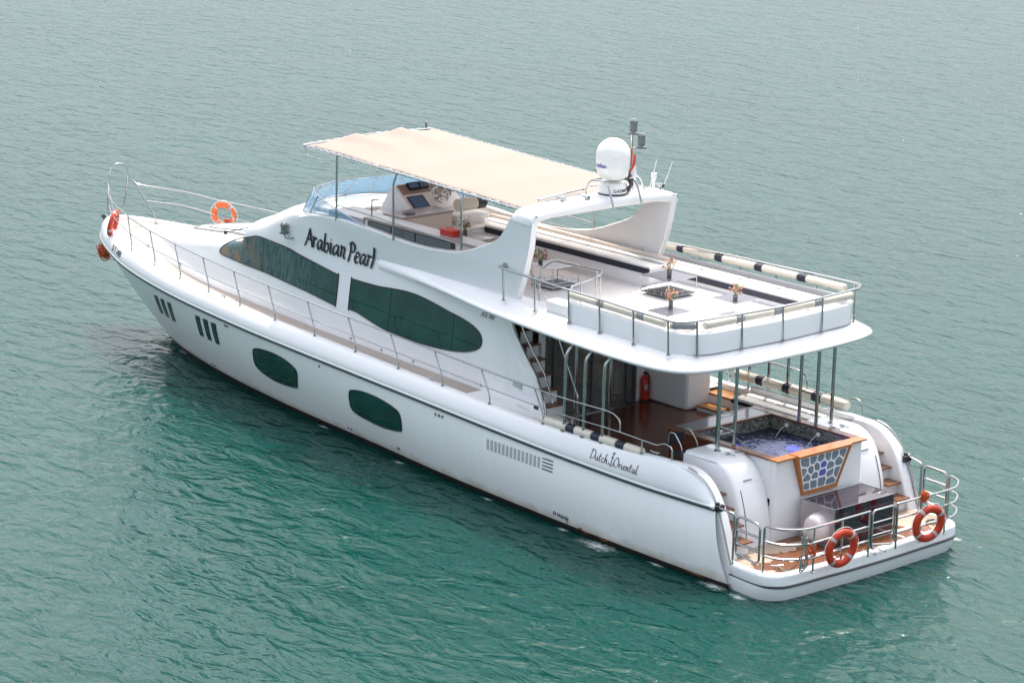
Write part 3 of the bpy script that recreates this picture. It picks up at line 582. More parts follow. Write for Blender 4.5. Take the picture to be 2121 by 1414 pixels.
# ------------------------------------------------------------ transom: quarters, steps, cowls, tub
CP = [(3.7, 2.28), (3.0, 2.28), (2.72, 2.22), (2.5, 2.08), (2.33, 1.86), (2.2, 1.55), (2.1, 1.2), (2.05, .8), (2.03, .5)]
cp = [(v.x, v.z) for v in catmull([(a, 0, b) for a, b in CP], 5)]
for s in (1, -1):
    g = []
    for i, (x, z) in enumerate(cp):
        nx, nz = (-1, 0) if i > 10 else (0, 1)
        g.append([Vector((3.75, s * 2.20, min(z, 2.2))), Vector((x + (.06 if i > 8 else 0), s * 2.20, z - (.05 if i <= 8 else .02))), Vector((x + .015, s * 2.17, z - .012)), Vector((x, s * 2.10, z)), Vector((x, s * 1.7, z)), Vector((x + .0, s * 1.42, z)), Vector((x + .05, s * 1.30, z - .01))])
    MB().grid(g).build('engine_cowl', 'gel', Y, ang=50)
    MB().b2((2.32, min(s * 1.26, s * 1.9), .5), (3.6, max(s * 1.26, s * 1.9), 1.85)).build('cowl_core', 'gel2', Y, smooth=False); MB().b2((3.62, min(s * 1.3, s * 2.19), 1.6), (3.7, max(s * 1.3, s * 2.19), 2.27)).build('cowl_end_panel', 'gel', Y, smooth=False)
    sm_ = MB().tube([Vector((x - .004, s * 2.05, z + .002)) for x, z in cp[22:]], .008, 6); sm_.build('cowl_hatch_seam', 'black', Y)
    for (hx, hyy) in [(2.95, 1.72), (2.95, 1.45)]:
        hb_ = MB().box((hx, s * hyy, 2.305), (.12, .035, .03)).box((hx, s * (hyy + .05), 2.30), (.05, .05, .02)).box((hx - .14, s * hyy, 2.30), (.10, .03, .02)); hb_.build('hatch_latch', 'steel', Y, bevel=.006)
    MB().lathe((2.16, s * 1.75, 1.35), [(.0, -.02), (.03, -.015), (.03, 0)], 12, 'x').build('cowl_lock', 'steel', Y)
    MB().box((2.36, s * 1.78, 1.86), (.03, .24, .12), tilt=('Y', -.4)).build('flush_handle', 'steel', Y, bevel=.03, seg=3)
    # quarter wing plate
    QP = [(3.9, 1.2), (3.9, 2.15), (3.3, 2.2), (2.9, 2.18), (2.6, 2.08), (2.35, 1.88), (2.15, 1.6), (1.97, 1.2), (1.83, .8), (1.72, .5), (1.62, .1), (3.9, -.2)]
    q = [QP[0]] + [(v.x, v.z) for v in catmull([(a, 0, b) for a, b in QP[1:-1]], 4)] + [QP[-1]]
    MB().prism([(a, s * 2.60, b) for a, b in q], (0, s * .27, 0)).build('quarter_panel', 'gel', Y, ang=30, bevel=.03)
    MB().tube([Vector((x - .03, s * 2.86, z + .02)) for x, z in q[8:-3]], .017, 8).build('quarter_grab_rail', 'steel', Y)
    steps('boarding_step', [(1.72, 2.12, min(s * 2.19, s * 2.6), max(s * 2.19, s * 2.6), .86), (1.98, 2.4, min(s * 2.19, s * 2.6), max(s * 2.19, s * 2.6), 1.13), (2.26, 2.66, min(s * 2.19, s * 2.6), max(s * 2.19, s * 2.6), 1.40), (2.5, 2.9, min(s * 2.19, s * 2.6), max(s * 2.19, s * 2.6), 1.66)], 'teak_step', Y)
    for (x, z) in [(1.85, .84), (2.1, 1.11), (2.36, 1.38), (2.62, 1.64)]: MB().b2((x, min(s * 2.19, s * 2.6), z - .28), (x + .05, max(s * 2.19, s * 2.6), z - .02)).build('boarding_riser', 'gel2', Y, smooth=False)
for s in (1, -1): MB().b2((2.17, min(s * 1.26, s * 1.5), .5), (2.4, max(s * 1.26, s * 1.5), 1.3)).build('cowl_fillet', 'gel2', Y, smooth=False)
# tub body
mb = MB()
for i, (x0, x1, y0, y1) in enumerate([(2.02, 2.16, -1.30, 1.30), (4.5, 4.62, -1.30, 1.30), (2.16, 4.5, 1.18, 1.30), (2.16, 4.5, -1.30, -1.18)]):
    mb.b2((x0, y0, .5 if i == 0 else 1.45), (x1, y1, 2.27))
tub = mb.build('hot_tub', 'gel', Y, smooth=False, bevel=.015)
til = mat('mosaic_tile', (.16, .16, .14), .3); t = til.node_tree; br = t.nodes.new('ShaderNodeTexBrick'); br.inputs['Scale'].default_value = 6; br.inputs['Color1'].default_value = (.34, .33, .28, 1); br.inputs['Color2'].default_value = (.06, .065, .06, 1); br.inputs['Mortar'].default_value = (.03, .03, .03, 1); br.inputs['Mortar Size'].default_value = .03
geo_ = t.nodes.new('ShaderNodeTexCoord'); sp = t.nodes.new('ShaderNodeSeparateXYZ'); cb = t.nodes.new('ShaderNodeCombineXYZ'); ad = t.nodes.new('ShaderNodeMath'); ad.operation = 'ADD'
t.links.new(geo_.outputs['Object'], sp.inputs[0]); t.links.new(sp.outputs[0], ad.inputs[0]); t.links.new(sp.outputs[1], ad.inputs[1]); t.links.new(ad.outputs[0], cb.inputs[0]); t.links.new(sp.outputs[2], cb.inputs[1]); t.links.new(cb.outputs[0], br.inputs['Vector']); t.links.new(br.outputs[0], t.nodes['Principled BSDF'].inputs['Base Color'])
mb = MB(); mb.b2((2.162, -1.177, 1.5), (2.175, 1.177, 2.27)); mb.b2((4.485, -1.177, 1.5), (4.498, 1.177, 2.27)); mb.b2((2.175, 1.165, 1.5), (4.485, 1.177, 2.27)); mb.b2((2.175, -1.177, 1.5), (4.485, -1.165, 2.27)); mb.b2((2.1, -1.25, 1.42), (4.55, 1.25, 1.47))
mb.build('tub_tiling', til, tub, smooth=False)
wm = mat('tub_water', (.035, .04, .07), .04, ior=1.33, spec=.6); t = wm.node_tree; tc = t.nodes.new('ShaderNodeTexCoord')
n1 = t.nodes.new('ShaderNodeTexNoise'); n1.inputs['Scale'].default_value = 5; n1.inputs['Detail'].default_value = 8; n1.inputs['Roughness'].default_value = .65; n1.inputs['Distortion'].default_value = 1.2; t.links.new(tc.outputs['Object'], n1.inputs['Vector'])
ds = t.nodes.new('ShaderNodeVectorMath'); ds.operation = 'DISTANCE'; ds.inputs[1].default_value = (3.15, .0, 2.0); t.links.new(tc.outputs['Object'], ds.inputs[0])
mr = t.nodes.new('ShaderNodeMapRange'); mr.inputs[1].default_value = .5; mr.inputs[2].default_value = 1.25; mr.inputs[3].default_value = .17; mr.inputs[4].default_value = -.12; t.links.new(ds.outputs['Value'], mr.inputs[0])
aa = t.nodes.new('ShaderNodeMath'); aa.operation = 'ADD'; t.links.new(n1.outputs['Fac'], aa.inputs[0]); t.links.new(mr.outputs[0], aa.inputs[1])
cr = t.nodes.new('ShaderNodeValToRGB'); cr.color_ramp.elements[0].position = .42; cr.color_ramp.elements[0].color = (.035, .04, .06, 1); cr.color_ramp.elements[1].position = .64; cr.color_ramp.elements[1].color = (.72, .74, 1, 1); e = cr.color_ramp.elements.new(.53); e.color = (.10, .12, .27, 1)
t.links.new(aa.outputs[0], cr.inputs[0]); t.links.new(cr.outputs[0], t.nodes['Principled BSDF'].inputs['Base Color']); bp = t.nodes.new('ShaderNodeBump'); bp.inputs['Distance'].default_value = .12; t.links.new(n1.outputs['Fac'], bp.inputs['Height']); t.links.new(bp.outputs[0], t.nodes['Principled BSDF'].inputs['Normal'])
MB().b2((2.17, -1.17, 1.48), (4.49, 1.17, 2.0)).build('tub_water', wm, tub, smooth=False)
for (x, y) in [(3.98, .50), (3.14, -.42)]: MB().lathe((x, y, 1.966), [(0, -.03), (.12, 0), (.13, .036), (0, .038)], 18).build('underwater_lamp', 'bluelamp', tub)
for (x, y) in [(4.47, .35), (4.0, -1.16), (3.1, -1.16)]:
    MB().lathe((x, y, 2.16), [(0, -.02), (.045, 0), (.05, .02), (0, .03)], 12, 'x' if x > 4.4 else 'y').build('tub_jet', 'dome', tub)
    e = (x - .45, y * .5, 2.0) if x > 4.4 else (x - .1, y + .45, 2.0)
    MB().tube([Vector((x, y, 2.16)).lerp(Vector(e), k / 6) + Vector((0, 0, .05 * math.sin(math.pi * k / 6))) for k in range(7)], .007, 6).build('water_jet', mat('jet_water', (.8, .82, .85), .1, alpha=.55), tub)
# rim
mb = MB()
mb.b2((1.93, .72, 2.27), (2.18, 1.36, 2.31)); mb.b2((1.93, -1.36, 2.27), (2.18, -.72, 2.31)); mb.b2((1.84, -.80, 2.272), (2.17, .80, 2.325))
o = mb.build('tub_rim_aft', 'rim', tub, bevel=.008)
mb = MB(); mb.b2((2.18, 1.16, 2.268), (5.12, 1.37, 2.31)); mb.b2((2.18, -1.37, 2.268), (5.12, -1.16, 2.31)); mb.b2((4.47, -1.16, 2.268), (4.56, 1.16, 2.31)); mb.b2((5.06, -1.16, 2.268), (5.12, 1.16, 2.31)); mb.build('tub_rim', 'rim_shaded', tub, bevel=.008)
MB().b2((4.55, -1.17, 2.262), (5.07, 1.17, 2.303)).build('tub_counter', 'marble', tub, smooth=False)
mb = MB(); mb.b2((4.62, -1.32, 1.64), (5.08, 1.32, 2.262)); mb.b2((3.7, 1.302, 1.64), (4.62, 1.33, 2.262)); mb.b2((3.7, -1.33, 1.64), (4.62, -1.302, 2.262)); mb.build('tub_side_panel', 'mahog', tub, smooth=False)
# trapezoid pebble window in the transom
tw = MB().prism([(1.90, .80, 2.27), (1.90, -.78, 2.27), (1.99, -.50, 1.50), (1.99, .50, 1.50)], (.10, 0, 0)); o = tw.build('pebble_window', mat('frosted_panel', (.85, .86, .87), .25), tub, smooth=False)
mb = MB()
def fx(z): return 1.90 + (2.27 - z) * .117
def barp(y0, z0, y1, z1, wd=.035): mb.add([Vector((fx(z0) - .03, y0, z0)), Vector((fx(z1) - .03, y1, z1)), Vector((fx(z1) - .03, y1 + (wd if y1 <= 0 else -wd) * 1.4, z1)), Vector((fx(z0) - .03, y0 + (wd if y0 <= 0 else -wd) * 1.4, z0))] + [Vector((fx(z0) + .12, y0, z0)), Vector((fx(z1) + .12, y1, z1)), Vector((fx(z1) + .12, y1 + (wd if y1 <= 0 else -wd) * 1.4, z1)), Vector((fx(z0) + .12, y0 + (wd if y0 <= 0 else -wd) * 1.4, z0))], [(0, 1, 2, 3), (7, 6, 5, 4), (0, 4, 5, 1), (2, 6, 7, 3), (1, 5, 6, 2), (0, 3, 7, 4)])
barp(.83, 2.275, .53, 1.47); barp(-.81, 2.275, -.53, 1.47)
mb.b2((1.955, -.53, 1.43), (2.1, .53, 1.49)); mb.build('pebble_window_frame', 'rim', tub, smooth=False)
rg = random.Random(11); trap = [(.70, 2.235), (-.70, 2.235), (-.46, 1.525), (.46, 1.525)]
seeds = []
for r_, (zc, n_) in enumerate([(2.15, 6), (1.97, 6), (1.79, 5), (1.61, 4)]):
    hw = .72 - (2.27 - zc) * .34
    for k in range(n_): seeds.append((-hw + (k + .5 + (.22 if r_ % 2 else -.12)) * 2 * hw / n_ + rg.uniform(-.035, .035), zc + rg.uniform(-.045, .045)))
gb_ = MB(); bb_ = MB()
def clip(poly, px_, pz_, nx_, nz_):
    out = []
    for a, b in zip(poly, poly[1:] + poly[:1]):
        da = (a[0] - px_) * nx_ + (a[1] - pz_) * nz_; db = (b[0] - px_) * nx_ + (b[1] - pz_) * nz_
        if da <= 0: out.append(a)
        if da * db < 0: t_ = da / (da - db); out.append((a[0] + (b[0] - a[0]) * t_, a[1] + (b[1] - a[1]) * t_))
    return out
for i, sd in enumerate(seeds):
    pl = trap[:]
    for q_ in seeds:
        if q_ != sd:
            d_ = math.hypot(q_[0] - sd[0], q_[1] - sd[1]); nx_, nz_ = (q_[0] - sd[0]) / d_, (q_[1] - sd[1]) / d_
            pl = clip(pl, sd[0] + nx_ * (d_ / 2 - .021), sd[1] + nz_ * (d_ / 2 - .021), nx_, nz_)
            if not pl: break
    if len(pl) < 3: continue
    pl = fillet([Vector((fx(p[1]) - .006, p[0], p[1])) for p in pl], .035, 3, True)
    (bb_ if i in (8, 14) else gb_).prism(pl, (.004, 0, 0))
gb_.build('pebble_pane', mat('smoky_pebble_glass', (.19, .24, .28), .06, noise=.4, nscale=3), o, smooth=False); bb_.build('lit_pebble_pane', mat('blue_glow_pebble_glass', (.1, .1, .35), .1, emit=((.13, .14, .7), .05)), o, smooth=False)  # two panes carry a painted blue glow, set as colour and faint emission

# foam where cooling water leaves the hull
fm = mat('sea_foam', (.80, .86, .84), .6); _t = fm.node_tree; _tc = _t.nodes.new('ShaderNodeTexCoord'); _n = _t.nodes.new('ShaderNodeTexNoise'); _n.inputs['Scale'].default_value = 9; _n.inputs['Detail'].default_value = 9; _n.inputs['Roughness'].default_value = .7
_l = _t.nodes.new('ShaderNodeVectorMath'); _l.operation = 'LENGTH'; _t.links.new(_tc.outputs['Generated'], _n.inputs['Vector']); _s = _t.nodes.new('ShaderNodeVectorMath'); _s.operation = 'SUBTRACT'; _s.inputs[1].default_value = (.5, .5, 0); _t.links.new(_tc.outputs['Generated'], _s.inputs[0]); _z = _t.nodes.new('ShaderNodeVectorMath'); _z.operation = 'MULTIPLY'; _z.inputs[1].default_value = (1, 1, 0); _t.links.new(_s.outputs[0], _z.inputs[0]); _t.links.new(_z.outputs[0], _l.inputs[0])
_a = _t.nodes.new('ShaderNodeMath'); _a.operation = 'SUBTRACT'; _t.links.new(_n.outputs['Fac'], _a.inputs[0]); _t.links.new(_l.outputs['Value'], _a.inputs[1]); _g = _t.nodes.new('ShaderNodeMapRange'); _g.inputs[1].default_value = .27; _g.inputs[2].default_value = .50; _g.inputs[4].default_value = .6; _t.links.new(_a.outputs[0], _g.inputs[0]); _t.links.new(_g.outputs[0], _t.nodes['Principled BSDF'].inputs['Alpha'])
for (x, y, a, b) in [(1.95, 3.05, .75, .30), (5.2, 3.15, 1.15, .42), (6.45, 2.98, .4, .14), (12.3, 2.62, .4, .14), (1.2, 3.12, .5, .2), (3.6, 3.02, .5, .12), (9.0, 2.84, .4, .09), (15.6, 2.18, .5, .09), (24.75, .35, .45, .2), (1.0, -3.2, .6, .2)]:
    MB().grid([[Vector((x - a + 2 * a * i / 10, y - b + 2 * b * j / 6, .025 + .012 * math.sin(i * 1.7 + j * 2.3))) for j in range(7)] for i in range(11)]).build('foam', fm).__setitem__('kind', 'stuff')

# swim platform
half = catmull([(2.15, 2.82, 0), (1.67, 2.88, 0), (1.15, 2.93, 0), (.80, 2.90, 0), (.57, 2.72, 0), (.48, 2.38, 0), (.45, 1.5, 0), (.42, .7, 0), (.41, 0, 0)], 5)
pl = half + [mir(p) for p in reversed(half[:-1])]
def lvl(z, d): 
    c = Vector((1.5, 0, 0)); out = []
    for p in pl: q = Vector((p.x + (d if p.x < 1.6 else d * 0), p.y - math.copysign(min(d, abs(p.y)), p.y) * (1 if abs(p.y) > 2 else 0), z)); out.append(q)
    return out
mb = MB(); rows = [lvl(z, d) for z, d in [(.555, .09), (.55, .04), (.53, .01), (.49, 0), (.33, -.01), (.30, -.02), (.29, .0), (.27, .0), (.13, .02), (-.02, .07), (-.06, .2)]]
mb.grid(rows); mb.f.append(tuple(range(len(pl)))); mb.build('swim_platform', 'gel', Y, ang=50)
MB().tube([p + Vector((0, 0, .005)) for p in lvl(.30, -.03)], .028, 8).build('platform_rub_strip', 'strip', Y)
tp = [Vector((max(p.x, .0) + .14 * (1 if p.x < 1.2 else 0), p.y * .945, .557)) for p in pl]; MB().prism(tp, (0, 0, .006)).build('platform_teak', 'teak_plat', Y, smooth=False)
mb = MB()
for a, b in [((.62, -1.5), (.66, 1.5)), ((1.18, -1.5), (1.22, 1.5))]: pass
mb.b2((.95, -1.8, .564), (1.01, 1.9, .568)); mb.b2((.60, -1.15, .5645), (.95, -1.09, .568)); mb.b2((.60, .95, .5645), (.95, 1.01, .568)); mb.build('platform_hatch_trim', 'gel2', Y, smooth=False)
MB().b2((1.78, -1.3, .5), (2.06, 1.35, .575)).build('platform_grating', 'teak_step', Y, smooth=False)
# cleats
def cleat(x, y, z, rz=0, parent=Y):
    m_ = Matrix.Rotation(rz, 3, 'Z'); P = lambda a, b, c: Vector((x, y, z)) + m_ @ Vector((a, b, c)); mb = MB()
    mb.tube([P(-.13, 0, .07), P(-.06, 0, .06), P(.06, 0, .06), P(.13, 0, .07)], .014, 8); mb.cyl(P(-.045, 0, 0), P(-.04, 0, .06), .014); mb.cyl(P(.045, 0, 0), P(.04, 0, .06), .014); return mb.build('cleat', 'steel', parent)
cleat(.86, 2.42, .56, R(60)); cleat(.8, -2.3, .56, R(-60))
for x in (19.2, 11.0): 
    for s in (1, -1): cleat(x, s * (pch(*BR, x) - .2), gunz(x), 0)
for s in (1, -1): cleat(4.0, s * 2.78, gunz(4.0), 0); cleat(24.6, s * .95, zdeck(24.6), R(-20 * s))

# ------------------------------------------------------------ railings
def railing(name, runs, posts, r=.018, pr=.018, feet=True, parent=Y):
    mb = MB()
    for P, rr in runs: mb.tube(P, rr, 8)
    o = mb.build(name, 'steel', parent)
    for P in posts:
        pb = MB().tube(P, pr, 8)
        if feet: b = Vector(P[0]); pb.lathe(b, [(0, -.01), (pr * 2.1, -.008), (pr * 2.1, .012), (pr * 1.2, .02)], 12)
        pb.build('rail_post', 'steel', o)
    return o
for s in (1, -1):
    def gw(x, dz, inn=.17): return Vector((x, s * (pch(*BR, x) - inn), zr(x) + pch(*GH, x) + dz))
    hgt = lambda x: .70 + .10 * max(0, min(1, (x - 9) / 12))
    bx = [7.3, 9.02, 10.6, 12.15, 13.72, 15.29, 16.89, 18.4, 19.85, 21.29, 22.73, 24.3]
    xs_ = [5.5, 6.2, 7, 8, 9, 10, 11, 12, 13, 14, 15, 16, 17, 18, 19, 20, 21, 22, 23, 24, 24.8]
    topr = catmull([gw(x, hgt(x)) for x in xs_], 4)
    aft = fillet([gw(4.98, .33), gw(4.98, .58), gw(5.2, .69), topr[0]], .16)
    front = catmull([topr[-1], Vector((25.8, s * 1.20, 3.58)), Vector((26.6, s * .82, 3.62)), Vector((27.15, s * .45, 3.70)), Vector((27.32, s * .32, 3.92)), Vector((27.34, s * .26, 4.12)), Vector((27.33, s * .14, 4.24)), Vector((27.33, 0, 4.27))], 5)
    midr = catmull([gw(x, hgt(x) * .48) for x in xs_] + [Vector((25.9, s * 1.15, 3.2)), Vector((26.9, s * .6, 3.25))], 4)
    low = fillet([gw(3.42, .02, .12), gw(3.42, .28, .12), gw(3.62, .33, .12), gw(3.85, .24, .14), gw(4.98, .33, .16), midr[0]], .09)
    posts = []
    for x in bx:
        b = gw(x, 0); t = gw(x + .30, hgt(x + .3)); m_ = gw(x + .05, .26); posts.append(catmull([b, b + Vector((0, 0, .14)), m_, t], 3))
    posts.append([gw(4.3, 0, .14), gw(4.3, .30, .14)])
    pulp = [catmull([Vector((26.5, s * .62, 2.72)), Vector((26.62, s * .62, 2.95)), Vector((27.25, s * .40, 3.78))], 4), catmull([Vector((27.45, s * .2, 2.75)), Vector((27.5, s * .24, 3.0)), Vector((27.42, s * .28, 3.4)), Vector((27.34, s * .30, 3.95))], 4)]
    railing('side_railing', [(aft + topr[1:], .018), (front, .014), (midr, .012), (low, .016)], posts + pulp)
    # platform railings
    zt = .55
    def prr(name, P, posts, r=.024): railing(name, [(p, r) for p in P], posts, r, .022)
    sg = lambda P: [Vector((a, s * b, c)) for a, b, c in P]
    prr('platform_side_rail', [fillet(sg([(2.13, 2.90, 1.62), (1.75, 2.86, 1.58), (1.66, 2.84, 1.56), (1.66, 2.84, .6)]), .14)], [sg([(1.66, 2.84, .55), (1.66, 2.84, .75)])])
    prr('platform_gate', [fillet(sg([(1.58, 2.84, .72), (1.58, 2.84, 1.55), (.96, 2.84, 1.52), (.96, 2.84, .70)]), .12, closed=True) + [Vector((1.58, s * 2.84, .80))], sg([(1.58, 2.84, 1.27), (.96, 2.84, 1.25)]), sg([(1.58, 2.84, .99), (.96, 2.84, .97)])], [])
    big = lambda z, r_: fillet(sg([(.88, 2.80, z), (.55, 2.72, z - .01), (.27, 2.3, z - .02), (.25, 1.9, z - .02), (.24, .42, z)]), .4, 7)
    prr('platform_aft_rail', [fillet([Vector((.88, s * 2.80, .56)), Vector((.88, s * 2.80, 1.51))] + big(1.51, 0)[1:] + [Vector((.24, s * .42, 1.50)), Vector((.24, s * .42, .56))], .07), big(1.20, 0), big(.9, 0)], [sg([(.29, 2.0, .55), (.29, 2.0, 1.48)]), sg([(.27, 1.2, .55), (.27, 1.2, 1.49)])])
railing('stern_gate', [(fillet([(.24, .34, .70), (.24, .34, 1.5), (.24, -.34, 1.5), (.24, -.34, .70)], .1, closed=True) + [Vector((.24, .34, .8))], .024), ([(.24, .34, 1.24), (.24, -.34, 1.24)], .016), ([(.24, .34, .98), (.24, -.34, .98)], .016)], [], .024)
for y in (.3, 0): MB().tube([(.15, y - .02, .6), (.5, y - .02, .62)], .015, 8).build('boarding_ladder', 'steel', Y)

# upper deck rail
half = [(9.35, 2.18), (9.4, 2.36), (8.2, 2.47), (6.9, 2.61), (5.85, 2.66), (4.77, 2.76), (3.75, 2.80), (3.56, 2.79), (3.38, 2.5), (3.28, 1.45), (3.22, .5), (3.2, 0)]
P = [Vector((x, y, 5.07)) for x, y in half]; P = P + [mir(p) for p in reversed(P[:-1])]
posts = []
for (x, y) in [(9.18, 2.35), (8.03, 2.48), (6.87, 2.58), (5.86, 2.65), (4.77, 2.74), (3.72, 2.79), (3.34, 2.35), (3.2, 1.2), (3.17, 0.02)]:
    posts.append([Vector((x, y, 4.37)), Vector((x + .03, y + .01, 5.06))])
    if y > .1: posts.append([Vector((x, -y, 4.37)), Vector((x + .03, -y - .01, 5.06))])
o = railing('upper_deck_railing', [(fillet(P, .12), .026)], posts, pr=.022)
for s in (1, -1): MB().lathe((9.36, s * 2.17, 5.07), [(0, -.02), (.06, -.02), (.06, .02), (0, .02)], 14, 'y').build('rail_flange', 'steel', o)
MB().tube([(3.9, -2.62, 5.0), (9.3, -2.45, 5.0)], .012).build('rail_wire', 'steel', o)

# columns
def ladder(name, cols, rungs):
    o = None
    for i, P in enumerate(cols):
        mb = MB().tube(P, .038, 12).lathe(P[0], [(0, 0), (.075, 0), (.075, .015), (.05, .03)], 16)
        o2 = mb.build(name, 'steel', Y)
        o = o or o2
    for a, b in rungs: MB().tube([a, b], .017, 8).build('column_rung', 'steel', o)
for s in (1, -1):
    A, B, Cc = (3.26, s * 1.72), (3.26, s * 1.24), (3.74, s * 1.24)
    ladder('deck_column', [[Vector((a, b, 2.28)), Vector((a, b, 4.16))] for a, b in (A, B, Cc)], [(Vector((*p, z)), Vector((*q, z))) for z in (2.62, 2.97) for p, q in ((A, B), (B, Cc))])
    for x in (6.68, 6.09, 5.52):
        yy = pch(*BR, x) - .2
        mb = MB().tube(catmull([(x, s * yy, gunz(x) - .02), (x, s * yy, 2.9), (x, s * yy, 3.65), (x - .03, s * (yy - .07), 3.88), (x - .08, s * (yy - .26), 4.12)], 5), .036, 12); mb.lathe((x, s * yy, gunz(x) - .01), [(0, 0), (.085, 0), (.085, .015), (.05, .03)], 16)
        mb.build('side_column', 'steel', Y)
for (x, y) in [(7.75, 1.5), (7.2, 1.0)]: MB().tube([(x, y, 1.64), (x, y, 4.15)], .04, 12).build('cockpit_pole', 'steel', Y)

# ------------------------------------------------------------ upper deck coaming wall, benches
def uwall(pts, z0, z1, th, name, m, closed_top=True, r=.03):
    mb = MB(); g = []
    for i, p in enumerate(pts):
        p = Vector(p); t = Vector(pts[min(i + 1, len(pts) - 1)]) - Vector(pts[max(i - 1, 0)]); n_ = Vector((t.y, -t.x)).normalized()
        def Q(d, z): return Vector((p.x + n_.x * d, p.y + n_.y * d, z))
        g.append([Q(0, z0), Q(0, z1 - r), Q(r * .3, z1 - r * .3), Q(r, z1), Q(th - r, z1), Q(th - r * .3, z1 - r * .3), Q(th, z1 - r), Q(th, z0)])
    mb.grid(g); k = 8; mb.f.append(tuple(range(k))); mb.f.append(tuple(range((len(g) - 1) * k, len(g) * k)))
    return mb.build(name, m, Y, ang=50)
cw = [(p.x, p.y) for p in fillet([(6.95, 2.42, 0), (3.42, 2.60, 0), (3.28, 0, 0), (3.42, -2.60, 0), (9.3, -2.36, 0)], .75, 8)]
cw = [q if isinstance(q, tuple) else q for q in cw]
uwall([(a, b) for a, b in cw], 4.36, 4.80, .12, 'upper_deck_wall', 'gel')
# bench bodies (white), navy edge, cushions with grey stripe
def bench(x0, y0, x1, y1, front, zs=4.64, n=3, edge='navy'):
    "front = side of the box the sitter's legs are on: '+y','-y','+x'"
    MB().b2((x0, y0, 4.37), (x1, y1, zs - .06)).build('bench_base', 'gel2', Y, bevel=.02)
    e = .03
    if front == '+y': MB().b2((x0, y1, zs - .13), (x1, y1 + e, zs)).build('bench_edge', edge, Y, smooth=False)
    if front == '-y': MB().b2((x0, y0 - e, zs - .13), (x1, y0, zs)).build('bench_edge', edge, Y, smooth=False)
    if front == '+x': MB().b2((x1, y0, zs - .13), (x1 + e, y1, zs)).build('bench_edge', edge, Y, smooth=False)
    for k in range(n):
        if front[1] == 'y':
            a = x0 + (x1 - x0) * k / n; b = x0 + (x1 - x0) * (k + 1) / n - .02; c = MB().b2((a, y0, zs - .06), (b, y1, zs + .05)).build('seat_cushion', 'white_leather', Y, bevel=.04, seg=3)
            yc = y0 + (y1 - y0) * (.42 if front == '+y' else .58); MB().b2((a + .02, yc - .08, zs + .051), (b - .02, yc + .08, zs + .058)).build('cushion_stripe', 'grey_leather', c, smooth=False)
        else:
            a = y0 + (y1 - y0) * k / n; b = y0 + (y1 - y0) * (k + 1) / n - .02; c = MB().b2((x0, a, zs - .06), (x1, b, zs + .05)).build('seat_cushion', 'white_leather', Y, bevel=.04, seg=3)
            xc = x0 + (x1 - x0) * .42; MB().b2((xc - .08, a + .02, zs + .051), (xc + .08, b - .02, zs + .058)).build('cushion_stripe', 'grey_leather', c, smooth=False)
bench(4.1, -2.36, 8.7, -1.72, '+y', 4.70, 4)
bench(3.42, -2.3, 4.08, 1.9, '+x', 4.66, 4, 'white_leather')
bench(4.1, 1.85, 6.5, 2.42, '-y', 4.66, 2, 'white_leather')
MB().b2((4.0, -2.46, 4.37), (9.2, -2.36, 4.86)).build('bench_back', 'grey_leather', Y, bevel=.05)
bench(8.15, -1.72, 14.2, -1.02, '+y', 4.80, 4)
bench(13.62, -1.02, 14.2, -.15, '-y', 4.80, 1)
MB().b2((8.3, -1.84, 4.37), (14.3, -1.72, 4.92)).build('bench_back', 'beige', Y, bevel=.03)
# curved raised platform and white step box on the upper deck
rp = catmull([(7.0, 1.2, 0), (7.35, .9, 0), (7.5, .3, 0), (7.85, -.4, 0), (8.1, -1.1, 0), (8.1, -1.7, 0)], 5)
MB().prism([Vector((4.1, 1.85, 4.37)), Vector((6.6, 1.85, 4.37))] + [Vector((p.x, p.y, 4.37)) for p in rp] + [Vector((4.1, -1.7, 4.37))], (0, 0, .09)).build('raised_deck', 'gel2', Y, smooth=False, bevel=.02)
MB().prism([(7.05, 1.95, 4.37), (7.9, 1.95, 4.37), (7.9, 2.3, 4.37), (7.05, 2.35, 4.37)], (0, 0, .26)).build('step_box', 'gel2', Y, bevel=.04)
# ladder well guard rail
rl = fillet([(8.7, 1.75, 4.38), (8.7, 1.75, 5.05), (9.2, .9, 5.05), (7.75, .75, 5.05), (7.45, 1.25, 5.05), (7.3, 2.2, 5.0), (7.3, 2.2, 4.4)], .22, 6)
railing('stairwell_railing', [(rl, .018), ([(8.9, 1.85, 5.0), (7.9, 2.1, 4.4)], .014)], [[(7.95, .78, 4.38), (7.95, .78, 5.05)], [(7.6, 1.0, 4.38), (7.6, 1.0, 5.05)], [(7.35, 1.8, 4.38), (7.35, 1.8, 5.03)]], pr=.015)
# handrail in front of starboard coaming
railing('arch_handrail', [([(12.7, -1.92, 4.98), (9.0, -2.02, 4.98)], .014)], [[(x, -1.95, 4.7), (x, -1.95, 4.98)] for x in (11.6, 10.4, 9.3)], pr=.014, feet=False)
MB().tube([(9.0, -1.99, 4.70), (12.7, -1.86, 4.72)], .010).build('coaming_trim', 'taupe', Y)

